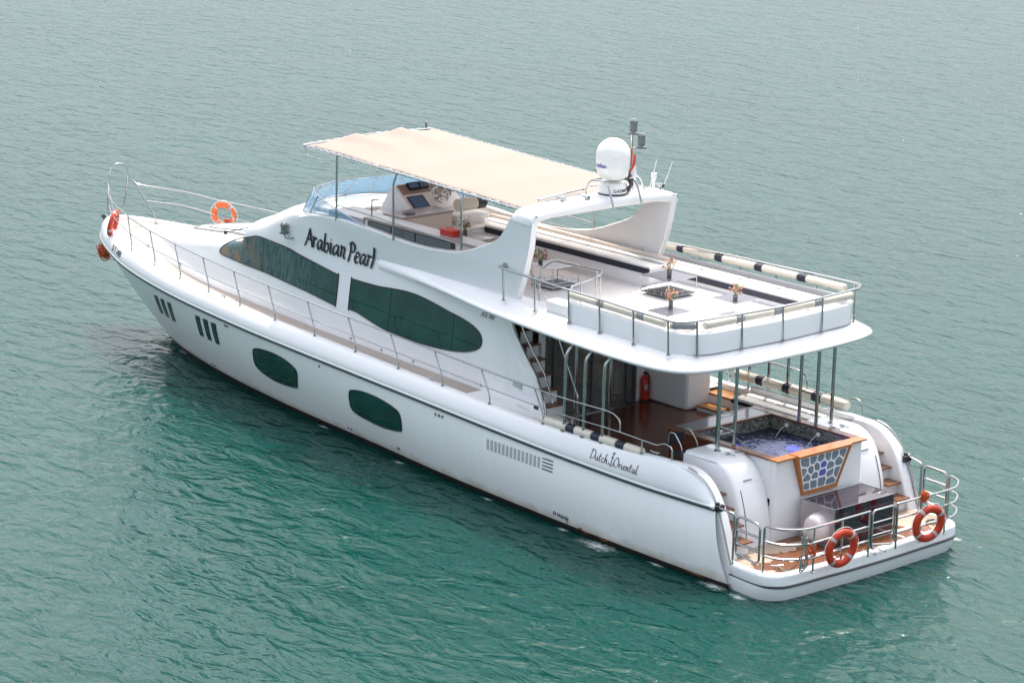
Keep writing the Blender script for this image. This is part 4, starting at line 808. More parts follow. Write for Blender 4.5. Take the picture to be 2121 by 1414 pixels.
# ------------------------------------------------------------ flybridge: counters, helm, windshield
def counter(name, x0, y0, x1, y1, zt=5.2, tilt=0):
    o = MB().b2((x0 + .03, y0 + .03, 4.37), (x1 - .03, y1 - .03, zt - .03)).build(name, 'beige', Y, smooth=False)
    MB().b2((x0, y0, zt - .03), (x1, y1, zt)).build('counter_rim', 'taupe', o, smooth=False, bevel=.006)
    MB().b2((x0 + .06, y0 + .06, zt - .01), (x1 - .06, y1 - .06, zt + .005)).build('counter_top', 'marble_lt', o, smooth=False)
    return o
c1 = counter('bar_counter', 13.9, -.28, 14.62, 1.28, 5.22)
c2 = counter('side_counter', 10.6, 1.28, 14.62, 1.86, 5.2)
MB().b2((14.62, 1.1, 4.96), (15.9, 1.86, 5.16)).build('forward_locker', 'marble_lt', Y, smooth=False, bevel=.01)
lv = MB()
for a, b in ((11.5, 12.7), (12.76, 13.55), (13.6, 14.4)):
    for k in range(8): lv.box(((a + b) / 2, 1.875, 4.80 + k * .045), (b - a, .018, .018), tilt=('X', .5))
lv.build('louvre_panel', 'greyl', c2, smooth=False); MB().b2((11.4, 1.85, 4.75), (14.45, 1.862, 5.15)).build('louvre_backing', 'dark', c2, smooth=False)
MB().lathe((14.2, .85, 5.235), [(0, -.0), (.10, .0), (.13, .012), (.15, .012)], 20).build('bar_sink', 'steel', c1)
MB().tube(fillet([(14.75, 1.5, 5.1), (14.75, 1.5, 5.55), (14.65, 1.36, 5.55)], .05), .014, 8).build('bar_tap', 'grey', Y)
# helm
hp = [(15.95, 4.95), (15.55, 5.60), (15.38, 5.62), (14.72, 5.12), (14.70, 4.37), (15.95, 4.37)]
hm = MB().prism([(a, .30, b) for a, b in hp], (0, -1.62, 0)).build('helm_console', 'gel2', Y, smooth=False, bevel=.03)
def on_helm(y0, y1, t0, t1, m, nm, th=.02, par=None):
    a = Vector((15.40, 0, 5.625)); b = Vector((14.72, 0, 5.125)); d = b - a; n_ = Vector((d.z, 0, -d.x)).normalized(); n_ = -n_ if n_.z < 0 else n_
    P = [a + d * t + Vector((0, y, 0)) + n_ * .002 for t, y in ((t0, y0), (t0, y1), (t1, y1), (t1, y0))]
    return MB().prism(P, n_ * th).build(nm, m, par or hm, smooth=False)
on_helm(.24, -.62, .0, .38, 'taupe', 'helm_fascia', .012)
a_ = on_helm(-.02, -.34, .02, .26, 'black', 'chart_plotter', .07); on_helm(-.05, -.31, .05, .23, 'screen', 'screen', .075, a_)
a_ = on_helm(-.36, -.60, .02, .26, 'black', 'chart_plotter', .06); on_helm(-.38, -.58, .05, .23, 'screen', 'screen', .065, a_)
on_helm(.20, -.30, .46, .96, 'black', 'lower_display', .012); on_helm(.16, -.26, .50, .92, 'screen', 'screen', .015)
on_helm(-.66, -1.25, .0, .5, 'taupe', 'switch_panel', .012)
wh = MB(); wc = Vector((14.78, -.60, 5.42)); ax = Vector((-.75, 0, .66)); u_ = Vector((0, 1, 0)); v_ = ax.cross(u_)
wh.tube([wc + (u_ * math.cos(a) + v_ * math.sin(a)) * .21 for a in [2 * math.pi * k / 28 for k in range(28)]], .02, 8, True)
for k in range(5): a = 2 * math.pi * k / 5; wh.tube([wc, wc + (u_ * math.cos(a) + v_ * math.sin(a)) * .2], .012, 6)
wh.tube([wc, wc - ax * .25], .035, 10); wh.build('steering_wheel', 'steel', hm)
MB().tube([(15.0, -1.0, 5.3), (14.92, -1.0, 5.5)], .02).tube([(15.0, -1.08, 5.3), (14.92, -1.08, 5.5)], .02).build('throttle_lever', 'steel', hm)
MB().lathe((16.15, -1.0, 5.25), [(0, -.25), (.10, -.25), (.10, .02), (.12, .04), (.11, .12), (.06, .18), (0, .2)], 16).build('compass', 'black', Y)
MB().b2((13.85, -1.35, 4.95), (14.35, -.35, 5.07)).b2((13.95, -1.3, 4.37), (14.25, -.4, 4.95)).build('helm_seat', 'white_leather', Y, bevel=.03)
MB().tube([(13.95, -.42, 5.32), (13.95, -.95, 5.32)], .15, 20).build('helm_bolster', 'cream', Y, ang=40); MB().tube([(13.95, -.955, 5.32), (13.95, -1.22, 5.32)], .15, 20).build('helm_bolster', 'black', Y, ang=40)
# sun pads in front of the bar
MB().b2((15.95, .1, 4.97), (17.0, 1.5, 5.05)).b2((15.95, -1.4, 4.97), (17.0, -.1, 5.05)).build('sun_pad', 'white_leather', Y, bevel=.03)
# windshield: a curved row of pale blue panes leaning aft
wbase = catmull([(14.35, 1.93, 4.99), (15.5, 1.95, 5.05), (16.5, 1.93, 4.99), (17.05, 1.72, 4.95), (17.4, 1.25, 4.96), (17.6, .6, 4.99), (17.67, 0, 5.0)], 7)
wtop = catmull([(14.42, 1.97, 5.04), (15.45, 2.0, 5.28), (16.15, 1.98, 5.46), (16.65, 1.72, 5.52), (16.93, 1.2, 5.52), (17.1, .6, 5.52), (17.15, 0, 5.52)], 7)
wb_ = wbase + [mir(p) for p in reversed(wbase[:-1])]; wt_ = wtop + [mir(p) for p in reversed(wtop[:-1])]
ws = MB().grid([[a.lerp(b, k / 4) for k in range(5)] for a, b in zip(wb_, wt_)]).build('windshield', 'wsglass', Y, solid=.012)
mb = MB().tube(wt_, .012, 6).tube(wb_, .012, 6)
for i in (14, 21, 27, 34, 42, len(wb_) - 1 - 34, len(wb_) - 1 - 27, len(wb_) - 1 - 21, len(wb_) - 1 - 14): mb.tube([wb_[i], wt_[i]], .016, 6)
mb.build('windshield_frame', 'steel', ws)

# covered windscreen on the coachroof: dark outline, wiper
def roofz(x, y):
    P = hsec(x)
    for a, b in zip(P, P[1:]):
        if b[0] <= abs(y) <= a[0] and a[1] > 2.6 * 0 : 
            zz = a[1] + (b[1] - a[1]) * (a[0] - abs(y)) / max(1e-6, a[0] - b[0])
            if zz > 2.3 and (a[0] - b[0]) > abs(b[1] - a[1]) * .5: return zz
    return P[-1][1]
for s in (1, -1):
    c = catmull([(19.72, s * 1.28, 0), (20.8, s * 1.05, 0), (21.9, s * .90, 0), (22.8, s * .68, 0), (23.35, s * .42, 0), (23.55, s * .05, 0)], 6)
    mb = MB(); g = [[Vector((p.x + dx, p.y * f, roofz(p.x + dx, p.y * f) + .012)) for dx, f in ((0, 1), (-.05, .94), (-.10, .88))] for p in c]
    mb.grid(g).build('windscreen_seal', 'grey', Y)
c = catmull([(19.8, .9, 0), (20.9, .72, 0), (22.0, .6, 0), (22.6, .42, 0), (22.9, 0, 0)], 6); c = c + [mir(p) for p in reversed(c[:-1])]
MB().tube([Vector((p.x, p.y, roofz(p.x, p.y) + .01)) for p in c], .014, 6).build('windscreen_cover_seam', 'greyl', Y)
MB().tube([Vector((20.9, 1.15, roofz(20.9, 1.15) + .05)), Vector((20.6, .95, roofz(20.6, .95) + .09)), Vector((19.75, .2, 4.06))], .012, 6).box((20.93, 1.15, roofz(20.9, 1.15) + .04), (.08, .05, .08)).build('windscreen_wiper', 'black', Y)
MB().tube([(21.3, s_ * .0 + .1, 3.60), (20.3, -1.0, 3.84)], .012, 6).build('windscreen_wiper', 'black', Y) if False else None
# side lamp, nav light, filler caps
MB().lathe((17.40, 2.02, 4.36), [(0, 0), (.10, 0), (.10, .02), (.075, .04), (.075, .17), (.10, .19), (.06, .23), (0, .24)], 18).build('lamp_body', 'greyl', Y)
MB().lathe((17.40, 2.02, 4.36), [(.101, -.01), (.11, -.005), (.11, .025), (.1, .03)], 18).lathe((17.40, 2.02, 4.55), [(.101, -.01), (.105, .0), (.07, .05), (.03, .07)], 18).tube(fillet([(17.4, 2.02, 4.36), (17.28, 2.06, 4.26), (17.15, 2.0, 4.27), (17.15, 1.9, 4.27)], .03), .015).build('side_lamp', 'grey', Y)
MB().lathe((22.28, housey(22.28, 2.65), 2.62), [(0, -.1), (.03, -.08), (.045, 0), (.03, .07), (0, .09)], 12).build('navigation_light', 'steel', Y)
for x, z in [(14.68, 2.36), (13.56, 2.32), (12.41, 2.29), (10.09, 2.24)]: MB().lathe((x, housey(x, z), z), [(0, -.01), (.03, .006), (.03, .012), (0, .012)], 12, 'y').build('filler_cap', 'steel', Y)
MB().box((8.05, 2.345, 2.22), (.14, .03, .07)).build('shore_power_box', 'black', Y)

# bow: anchor roller, windlass
mb = MB(); mb.prism([(26.55, .10, 2.5), (27.95, .06, 2.62), (28.1, .06, 2.72), (27.95, .06, 2.78), (26.55, .10, 2.62)], (0, .02, 0)); mb.prism([(26.55, -.10, 2.5), (27.95, -.06, 2.62), (28.1, -.06, 2.72), (27.95, -.06, 2.78), (26.55, -.10, 2.62)], (0, -.02, 0)); mb.cyl((27.95, -.06, 2.7), (27.95, .06, 2.7), .07); mb.b2((26.6, -.09, 2.5), (27.9, .09, 2.55))
mb.build('anchor_roller', 'grey', Y)
MB().b2((26.3, -.16, 2.4), (26.65, .16, 2.5)).lathe((26.45, 0, 2.5), [(0, 0), (.11, 0), (.11, .05), (.07, .08), (.07, .14), (.10, .16), (.10, .2), (0, .21)], 16).cyl((26.5, -.2, 2.55), (26.5, .2, 2.55), .06).build('windlass', 'steel', Y)
MB().tube([(27.8, 0, 2.3), (28.02, 0, 2.0), (27.95, .0, 1.75)], .03).build('anchor_shank', 'steel', Y)

# ------------------------------------------------------------ radar, dome, aerials on the arch
zt = 6.33
rb_ = MB().lathe((9.0, -.62, zt - .03), [(0, 0), (.36, 0), (.34, .05), (.325, .07)], 32).build('radar_foot', 'gel', Y)
MB().lathe((9.0, -.62, zt + .04), [(.30, 0), (.315, .01), (.315, .05), (.30, .06)], 32).build('radar_gasket', 'black', Y)
rd = MB().lathe((9.0, -.62, zt + .09), [(.30, 0), (.325, .02), (.32, .18), (.29, .24), (.2, .27), (0, .275)], 40).build('radar_drum', 'dome', Y)
dz = 6.82
dm = MB().lathe((8.9, -.52, dz), [(0, -.06), (.24, -.06), (.28, -.02), (.335, .05), (.365, .17), (.378, .34)] + [(.38 * math.cos(a), .46 + .38 * math.sin(a)) for a in [R(10 * k) for k in range(0, 9)]] + [(0, .84)], 40).build('satellite_dome', 'dome', Y, ang=50)
fr = MB()
for y in (-1.0, -.14):
    fr.tube(fillet([(9.38, y, zt - .05), (9.22, y, dz - .08), (8.66, y, dz - .08), (8.45, y, zt - .1)], .2, 6), .025, 8)
fr.tube([(9.1, -1.0, dz - .08), (9.1, -.14, dz - .08)], .02); fr.tube([(8.75, -1.0, dz - .08), (8.75, -.14, dz - .08)], .02); fr.tube([(9.33, -1.0, 6.55), (9.33, -.14, 6.55)], .02)
fr.tube(fillet([(9.0, -1.0, dz - .08), (9.0, -1.45, dz - .08), (8.95, -1.62, 6.25)], .25, 6), .022)
fr.build('dome_frame', 'steel', Y)
ms = MB().tube([(8.95, -1.12, 6.3), (8.95, -1.12, 7.72)], .022).tube([(8.95, -1.12, 7.36), (8.95, -1.36, 7.36)], .018).build('light_mast', 'steel', Y)
for (x, y, z) in [(8.95, -1.16, 7.70), (8.95, -1.42, 7.36)]:
    MB().lathe((x, y, z), [(0, -.02), (.12, -.02), (.12, .01), (.085, .03), (.085, .24), (.10, .25), (.10, .27), (.06, .31), (0, .32)], 18).build('mast_lamp', 'greyl', ms)
    MB().lathe((x, y, z), [(.121, -.025), (.125, -.02), (.125, .0), (.12, .005)], 18).build('lamp_collar', 'grey', ms)
def whip(x, y, z, L_, dx=0, dy=0, r=.012): return MB().tube([(x, y, z), (x + dx * .5, y + dy * .5, z + L_ * .5), (x + dx, y + dy, z + L_)], [r * 1.3, r, r * .8], 8).lathe((x, y, z), [(0, -.02), (.03, -.02), (.03, .05), (.015, .07)], 10).build('whip_aerial', 'dome', Y)
whip(8.75, .62, 6.37, .42, 0, -.1, .009); whip(8.95, -1.72, 6.36, .66, 0, -.2); whip(8.85, -2.02, 6.33, .62, 0, -.3, .009)
MB().lathe((8.98, -1.88, 6.34), [(0, 0), (.03, 0), (.03, .2), (.05, .24), (.07, .32), (.06, .38), (0, .39)], 14).build('gps_aerial', 'dome', Y)
for (x, y) in [(8.85, .32), (9.05, .85), (8.9, -2.0)]:
    MB().tube([(x - .1, y, 6.44), (x + .18, y, 6.46)], [.05, .02], 10).box((x, y, 6.39), (.04, .04, .08)).build('deck_horn', 'steel', Y)
MB().tube([(9.3, 1.3, 6.42), (9.36, .5, 6.46), (9.38, -.2, 6.50)], .03, 8).tube([(9.2, 1.3, 6.39), (9.15, .7, 6.43), (9.2, .1, 6.45)], .01, 6).tube([(8.9, 1.1, 6.39), (9.05, .5, 6.43), (9.15, .2, 6.44)], .008, 6).build('arch_conduit', 'steel', Y)
MB().lathe((9.3, .1, 6.55), [(0, 0), (.05, 0), (.05, .2), (.03, .24), (0, .24)], 12).build('starboard_light', 'leaf', Y) if False else None

# ------------------------------------------------------------ sun canopy: frame, poles, laced canvas
cz = lambda x: 6.30 + (x - 8.7) * (.27 / 8.05)
x0, x1, cy = 8.72, 16.75, 1.97
fr = MB().tube([(x0, cy, cz(x0)), (x1, cy, cz(x1))], .025, 10).tube([(x0, -cy, cz(x0)), (x1, -cy, cz(x1))], .025, 10).tube(fillet([(x1, cy, cz(x1)), (x1 + .02, 0, cz(x1) + .05), (x1, -cy, cz(x1))], .1), .022, 10)
for xb in (15.45, 13.35, 11.0): fr.tube([(xb, cy, cz(xb)), (xb, .7, cz(xb) + .09), (xb, -.7, cz(xb) + .09), (xb, -cy, cz(xb))], .018, 8)
for s in (1, -1): fr.tube(fillet([(16.7, s * cy, cz(16.7) - .02), (16.6, s * cy, cz(16.6) - .2), (15.5, s * cy, cz(15.5) - .26)], .12), .012, 6); fr.tube([(x0, s * cy, cz(x0)), (x0 - .25, s * 2.1, 6.28)], .02)
cn = fr.build('canopy_frame', 'steel', Y)
for s in (1, -1):
    MB().tube([(15.46, s * 1.98, 4.98), (15.46, s * cy, cz(15.46))], .026, 10).build('canopy_pole', 'steel', cn)
    MB().tube(fillet([(13.35, s * 2.0, 4.9), (13.35, s * 2.02, 6.22), (13.3, s * cy, cz(13.3))], .1), .026, 10).build('canopy_pole', 'steel', cn)
    MB().tube(fillet([(11.0, s * 2.0, 5.0), (11.0, s * 2.02, 6.05), (11.0, s * cy, cz(11.0))], .1), .026, 10).build('canopy_pole', 'steel', cn)
    MB().tube([(15.46, s * 1.98, 5.36), (11.0, s * 2.0, 5.22)], .016, 8).build('canopy_pole_rail', 'steel', cn)
NX, NY = 80, 32; g = []
def scal(t, n_, d): return d * abs(math.sin(math.pi * t * n_))
for i in range(NX + 1):
    r = []
    for j in range(NY + 1):
        a = i / NX; b = -1 + 2 * j / NY
        xs0 = x0 + .10 + .05 * (1 - b * b); xs1 = x1 - .05 - .32 * (math.sin(1.5 * math.pi * abs(b) ) ** 2 if abs(b) < .667 else 1 * math.sin(math.pi * (abs(b) - .667) / .333) * .6)
        x = xs0 + (xs1 - xs0) * a; y = b * (cy - .055 - .03 * abs(math.sin(math.pi * a * 3)))
        bumps = sum(math.exp(-((y - yy) / .28) ** 2) for yy in (-.68, .68)); fade = math.exp(-((x1 - x) / 1.5) ** 2)
        bow = sum(math.exp(-((x - xb) / .45) ** 2) for xb in (15.45, 13.35, 11.0)) * .055 * (1 - abs(b) ** 4)
        z = cz(x) + .02 + .04 * (1 - b * b) + bow + .17 * bumps * fade + .012 * math.sin(x * 2.1 + y * 3) * (1 - abs(b))
        r.append(Vector((x, y, z)))
    g.append(r)
MB().grid(g).build('canopy_canvas', 'canvas', cn, solid=.01)
lc = MB()
for s in (1, -1):
    P = []
    for k in range(120):
        x = x0 + .15 + k * (x1 - x0 - .3) / 119; ph = k % 4; off = [(-.06, .03), (.0, .035), (.035, 0), (0, -.035)][ph]; P.append(Vector((x, s * (cy + off[0]), cz(x) + off[1])))
    lc.tube(P, .006, 4)
P = []
for k in range(60):
    y = -cy + .1 + k * (2 * cy - .2) / 59; ph = k % 4; off = [(-.10, .03), (.0, .035), (.035, 0), (0, -.035)][ph]; P.append(Vector((x1 + off[0], y, cz(x1) + .05 * (1 - (y / cy) ** 2) + off[1])))
lc.tube(P, .006, 4); lc.build('canopy_lacing', 'dome', cn)
MB().lathe((x1 - .05, -1.75, 6.62), [(0, 0), (.03, 0), (.03, .12), (.05, .14), (0, .18)], 10).build('canopy_light', 'greyl', cn)

# ------------------------------------------------------------ bolsters (tied-on rolls)
def bolster(P, bands, label, r=.085, bm='navy', group='bolster cushions tied along the rails'):
    P = [Vector(p) for p in P]; a, b = P; L_ = (b - a).length; d = (b - a) / L_
    e = empty('bolster_cushion', a, label, 'bolster cushion', group)
    def seg(t0, t1, rr, m, nm):
        q = [a + d * (t0 * L_ + k * (t1 - t0) * L_ / 6) for k in range(7)]; rad = [rr * .8] + [rr] * 5 + [rr * .8]
        q = [q[0]] + [q[0] + d * .02] + q[1:-1] + [q[-1] - d * .02] + [q[-1]]; rad = [rr * .8, rr] + [rr] * 5 + [rr, rr * .8]
        MB().tube([v - a for v in q], rad, 18).build(nm, m, e, ang=60)
    ts = [0] + [t for b_ in bands for t in b_] + [1]
    for i in range(0, len(ts), 2): seg(ts[i], ts[i + 1], r, 'cream', 'roll')
    for t0, t1 in bands: seg(t0, t1, r * 1.03, bm, 'band')
    return e
bd = lambda L_, n_, w_=.2, off=0: [((k + 1) / (n_ + 1) + off - w_ / L_ / 2, (k + 1) / (n_ + 1) + off + w_ / L_ / 2) for k in range(n_)]
bolster([(9.25, -2.52, 4.97), (3.85, -2.62, 4.97)], [(.09, .125), (.305, .345), (.525, .565), (.755, .80)], 'long cream roll with four navy bands along the far rail of the upper deck')
bolster([(3.44, -2.35, 4.93), (3.42, 2.1, 4.93)], [(.22, .27), (.50, .55), (.75, .80)], 'cream roll with three dark bands along the stern rail of the upper deck', bm='grey_leather')
bolster([(7.0, 2.42, 4.93), (4.0, 2.6, 4.93)], [(.30, .37), (.72, .79)], 'cream roll with two grey bands along the near rail of the upper deck', bm='grey_leather')
bolster([(3.9, 2.6, 4.92), (3.5, 2.2, 4.92)], [(.1, .9)], 'short dark roll across the near stern corner of the upper deck', bm='grey_leather')
bolster([(7.45, 2.75, 2.19), (4.35, 2.78, 2.18)], [(.27, .35), (.52, .60), (.76, .84)], 'white roll with three navy bands on the near gunwale below the side columns', .095)
bolster([(7.0, -2.72, 2.40), (3.75, -2.80, 2.36)], [(.20, .26), (.44, .50), (.70, .78)], 'cream roll with three dark bands behind the lower cockpit sofa on the far side', .11)

# ------------------------------------------------------------ tables
def table(x, y, z0, h, label, sx=.36, sy=.36, shelf=False, rz=0, top='tabletop'):
    e = empty('side_table', (x, y, z0), label, 'table', 'tables on the upper deck and flybridge'); e.rotation_euler.z = rz
    MB().b2((-sx + .01, -sy + .01, h - .012), (sx - .01, sy - .01, h)).build('table_top', top, e, smooth=False)
    f = MB(); c = [(-sx, -sy), (sx, -sy), (sx, sy), (-sx, sy)]
    for i in range(4): a, b = c[i], c[(i + 1) % 4]; f.tube([(*a, h - .006), (*b, h - .006)], .013, 6); 
    if shelf:
        for i in range(4):
            a, b = c[i], c[(i + 1) % 4]; f.tube([(*a, .06), (*b, .06)], .008, 6); f.tube([(*a, .15), (*b, .15)], .006, 6)
            for t in (.25, .5, .75): p = (a[0] + (b[0] - a[0]) * t, a[1] + (b[1] - a[1]) * t); f.tube([(*p, .06), (*p, .15)], .005, 4)
    f.build('table_frame', 'steel', e)
    for (a, b) in c: MB().tube([(a, b, 0), (a, b, h - .006)], .012, 6).build('leg', 'steel', e)
    if shelf: MB().b2((-sx + .02, -sy + .02, .05), (sx - .02, sy - .02, .065)).build('shelf', 'black', e, smooth=False)
    return e
table(9.47, .58, 4.38, .50, 'smoked-glass table with steel frame in the shade of the arch, plant pot on it', .34, .38, True)
table(7.2, -.68, 4.46, .42, 'largest smoked-glass table with dark lower shelf, in the middle of the sunlit upper deck', .42, .43, True)
table(5.12, 1.40, 4.46, .34, 'low glass table nearest the near rail of the upper deck, pink flowers on its corner', .30, .34)
table(5.1, -.55, 4.46, .34, 'glass table nearest the stern rail, beside the far sofa of the upper deck', .34, .34)
t5 = table(13.1, -.2, 4.37, .40, 'pale-topped table on the flybridge next to the red cooler box', .40, .26, top='marble_lt')
# flowers in vases
def flowers(x, y, z, label, hue='pink', h=.16, n=46, spread=.14, seed=1, vase='greyl'):
    rg = random.Random(seed); e = empty('flower_vase', (x, y, z), label, 'flower vase', 'vases of flowers')
    MB().lathe((0, 0, 0), [(0, 0), (.045, 0), (.05, .02), (.055, h), (.045, h), (.04, .02), (0, .02)], 14).build('vase', vase, e)
    pb, lb, sb = MB(), MB(), MB()
    for k in range(n):
        a = rg.random() * 6.28; rr = spread * rg.random() ** .6; zz = h + .06 + rg.random() * .20 - rr * .3; c = Vector((rr * math.cos(a), rr * math.sin(a), zz))
        tb = lb if rg.random() < .30 else pb; s_ = rg.uniform(.012, .024)
        if k % 4 == 0: sb.tube([(0, 0, .05), c * .5 + Vector((0, 0, .06)), c], .003, 4)
        for q in range(6):
            d = Vector((rg.gauss(0, 1), rg.gauss(0, 1), rg.gauss(0, 1))).normalized(); u_ = d.orthogonal().normalized(); v_ = d.cross(u_)
            p = c + d * s_ * .8; tb.add([p - u_ * s_, p + v_ * s_ * .7, p + u_ * s_, p - v_ * s_ * .7], [(0, 1, 2, 3)])
    pb.build('petals', M[hue] if isinstance(hue, str) else hue, e, smooth=False); lb.build('leaves', 'leaf', e, smooth=False); sb.build('stems', 'leaf', e)
M['dusty'] = mat('dried_flower', (.42, .16, .10), .7, noise=.5, nscale=20)
flowers(9.7, .82, 4.88, 'dark pot of mixed pinkish flowers and green leaves on the shaded table near the arch', 'dusty', .07, 60, .17, 3, 'grey')
flowers(7.02, -.50, 4.88, 'tall pink and pale green bouquet in a dark vase on the largest upper-deck table', 'pink', .2, 60, .15, 4, 'grey')
flowers(5.25, 1.22, 4.80, 'pink bouquet in a clear vase on the table by the near rail', 'pink', .17, 60, .14, 5)
flowers(4.95, -.40, 4.80, 'pink and pale green bouquet on the table nearest the stern rail', 'pink', .12, 60, .16, 6)
flowers(13.15, .02, 4.77, 'orange dried bouquet with dark twigs on the pale flybridge table', 'dusty', .15, 40, .12, 8, 'grey')
e = bpy.data.objects['flower_vase.004']; rg = random.Random(4); mb = MB()
for k in range(9): a = rg.random() * 6.28; mb.tube([(0, 0, .1), (.05 * math.cos(a), .05 * math.sin(a), .3), (.14 * math.cos(a), .14 * math.sin(a), .46)], .004, 4)
mb.build('twigs', 'taupe', e)
# red cooler on the counter
c = empty('cooler_box', (11.95, 1.50, 5.205), 'small red cooler box with closed lid on the flybridge side counter', 'cooler box')
MB().b2((-.22, -.14, 0), (.22, .14, .09)).build('box_body', 'red', c, bevel=.02); MB().b2((-.24, -.16, .09), (.24, .16, .14)).build('lid', 'red', c, bevel=.02); MB().tube(fillet([(-.12, 0, .14), (-.12, 0, .165), (.12, 0, .165), (.12, 0, .14)], .02), .008).build('handle', 'red', c)

# ------------------------------------------------------------ life rings
def ring(loc, normal, upv, label, m='orange', r=.325, t=.085, rope=True, bandm='band'):
    e = empty('life_ring', loc, label, 'life ring', 'orange life rings around the yacht')
    n_ = Vector(normal).normalized(); u_ = Vector(upv); u_ = (u_ - n_ * u_.dot(n_)).normalized(); v_ = n_.cross(u_)
    e.rotation_euler = Matrix((v_, u_, n_)).transposed().to_euler()
    def tor(a0, a1, tt, k=48, cl=False):
        mb = MB(); P = [Vector((r * math.cos(a0 + (a1 - a0) * i / k), r * math.sin(a0 + (a1 - a0) * i / k), 0)) for i in range(k + (0 if cl else 1))]; mb.tube(P, tt, 16, cl); return mb
    b_ = tor(0, 2 * math.pi, t, 56, True); o = b_.build('ring_body', m, e, ang=0); o.scale = (1, 1, .8)
    for k in range(4):
        a = math.pi / 4 + k * math.pi / 2; o = tor(a - .09, a + .09, t * 1.03, 6).build('ring_band', bandm, e, ang=50); o.scale = (1, 1, .8)
    if rope:
        mb = MB(); P = []
        for k in range(64):
            a = 2 * math.pi * k / 64; P.append(Vector((math.cos(a) * (r + t + .012 + .03 * abs(math.sin(2 * a - math.pi / 2)) ), math.sin(a) * (r + t + .012 + .03 * abs(math.sin(2 * a - math.pi / 2))), 0)))
        mb.tube(P, .006, 6, True).build('grab_line', 'dome', e)
    return e
ring((.13, 1.36, .96), (-1, .12, .10), (-.1, .08, 1), 'orange life ring hanging on the near half of the stern rail')
ring((.12, -1.28, .95), (-1, .15, .12), (-.1, -.10, 1), 'orange life ring hanging on the far half of the stern rail')
ring((24.85, -1.66, 3.08), (-.45, .9, .12), (0, 0, 1), 'upright bright orange life ring on the far bow rail', 'orange2', .29, .078)
vd = Vector((60.4, -40.7, -15.4)).normalized(); la = Vector((-.40, .05, -.85)).normalized(); nr = vd.cross(la).normalized() + vd * .16
ring((26.15, .98, 2.96), nr, la, 'orange life ring seen edge-on, leaning on the near bow rail', 'orange', .29, .08, False)
# line bundles
def bundle(name, loc, r, m, label, cat, n=26, seed=1, tube=.007, zs=1.3):
    rg = random.Random(seed); mb = MB()
    for k in range(n):
        a = Vector((rg.gauss(0, 1), rg.gauss(0, 1), rg.gauss(0, 1))).normalized(); u_ = a.orthogonal().normalized(); v_ = a.cross(u_); rr = r * rg.uniform(.6, 1.05); c = Vector((rg.gauss(0, 1), rg.gauss(0, 1), rg.gauss(0, 1))) * r * .22
        P = [c + (u_ * math.cos(q) * rr + v_ * math.sin(q) * rr * rg.uniform(.6, .9)) for q in [2 * math.pi * i / 14 for i in range(14)]]
        mb.tube([Vector((p.x, p.y, p.z * zs)) for p in P], tube, 5, True)
    o = mb.build(name, m, None, loc=loc); tag(o, label, cat); return o
bundle('rope_bundle', (27.62, .30, 1.84), .17, 'orope', 'tangled orange line bundle hanging outside the bow', 'rope', 34, 2, .009)
bundle('rope_bundle', (24.75, -1.72, 2.88), .10, 'orope', 'small orange heaving line coil inside the far bow life ring', 'rope', 14, 3, .008)
bundle('rope_bundle', (.34, 1.98, .98), .085, 'orope', 'orange line coil tied beside the near stern life ring', 'rope', 16, 5, .010)
bundle('rope_bundle', (.20, -1.22, 1.52), .09, 'orope', 'orange line coil above the far stern life ring', 'rope', 16, 6, .010)
# grey mooring rope hung on the port stern rail
mb = MB()
for k in range(5): mb.tube(catmull([(.26, 2.33 + k * .016, 1.52), (.20, 2.34 + k * .016, 1.4), (.19, 2.35, 1.22), (.20 - .02 * (k % 2), 2.30 + .05 * math.sin(k * 2), .95 - .05 * k), (.22, 2.38 + .02 * k, .80 - .03 * k), (.2, 2.44, 1.0), (.2, 2.36, 1.2)], 5), .014, 6)
for k in range(5): mb.tube([Vector((.22 + .055 * math.cos(a), 2.36 + .055 * math.sin(a), 1.36 - .03 * k)) for a in [2 * math.pi * i / 12 for i in range(12)]], .014, 6, True)
mb.tube(catmull([(.2, 2.4, 1.1), (.3, 2.5, .8), (.55, 2.5, .62), (.8, 2.42, .62)], 5), .014, 6)
o = mb.build('mooring_rope', 'rope'); tag(o, 'thick grey mooring rope looped over the near corner of the stern rail', 'rope')
o = MB().tube(catmull([(.84, -2.2, .60), (.8, -2.45, .60), (.95, -2.5, .585), (1.0, -2.3, .585), (.85, -2.2, .60), (.75, -2.4, .60)], 5), .016, 6).build('mooring_rope', 'grey'); tag(o, 'dark rope wound on the cleat at the far corner of the swim platform', 'rope')

# display case with raft canister on the platform
e = empty('display_case', (1.42, -.25, .565), 'glossy dark smoked box with clear side panel standing on the swim platform', 'display case')
X0, X1, Y0, Y1, Hh = -.46, .46, -.90, .90, .84
MB().b2((X0, Y0, Hh - .012), (X1, Y1, Hh)).build('case_top', 'tint', e, smooth=False)
MB().b2((X0, Y0, 0), (X0 + .01, Y1, Hh - .012)).build('case_back', 'tint', e, smooth=False); MB().b2((X0 + .01, Y0, 0), (X1 - .01, Y0 + .01, Hh - .012)).build('case_end', 'tint', e, smooth=False)
MB().b2((X0 + .01, Y1 - .01, 0), (X1 - .01, Y1, Hh - .012)).build('clear_panel', 'clear', e, smooth=False)
f = MB(); cc = [(X0, Y0), (X1, Y0), (X1, Y1), (X0, Y1)]
for i in range(4): a, b = cc[i], cc[(i + 1) % 4]; f.tube([(*a, Hh), (*b, Hh)], .009, 6); f.tube([(*a, 0), (*a, Hh)], .009, 6)
f.build('case_frame', 'steel', e)
o = MB(); n_ = 28
prof = [(.0, -.62), (.18, -.62), (.27, -.56), (.31, -.42), (.31, -.03), (.34, -.02), (.34, .02), (.31, .03), (.31, .42), (.27, .56), (.18, .62), (0, .62)]
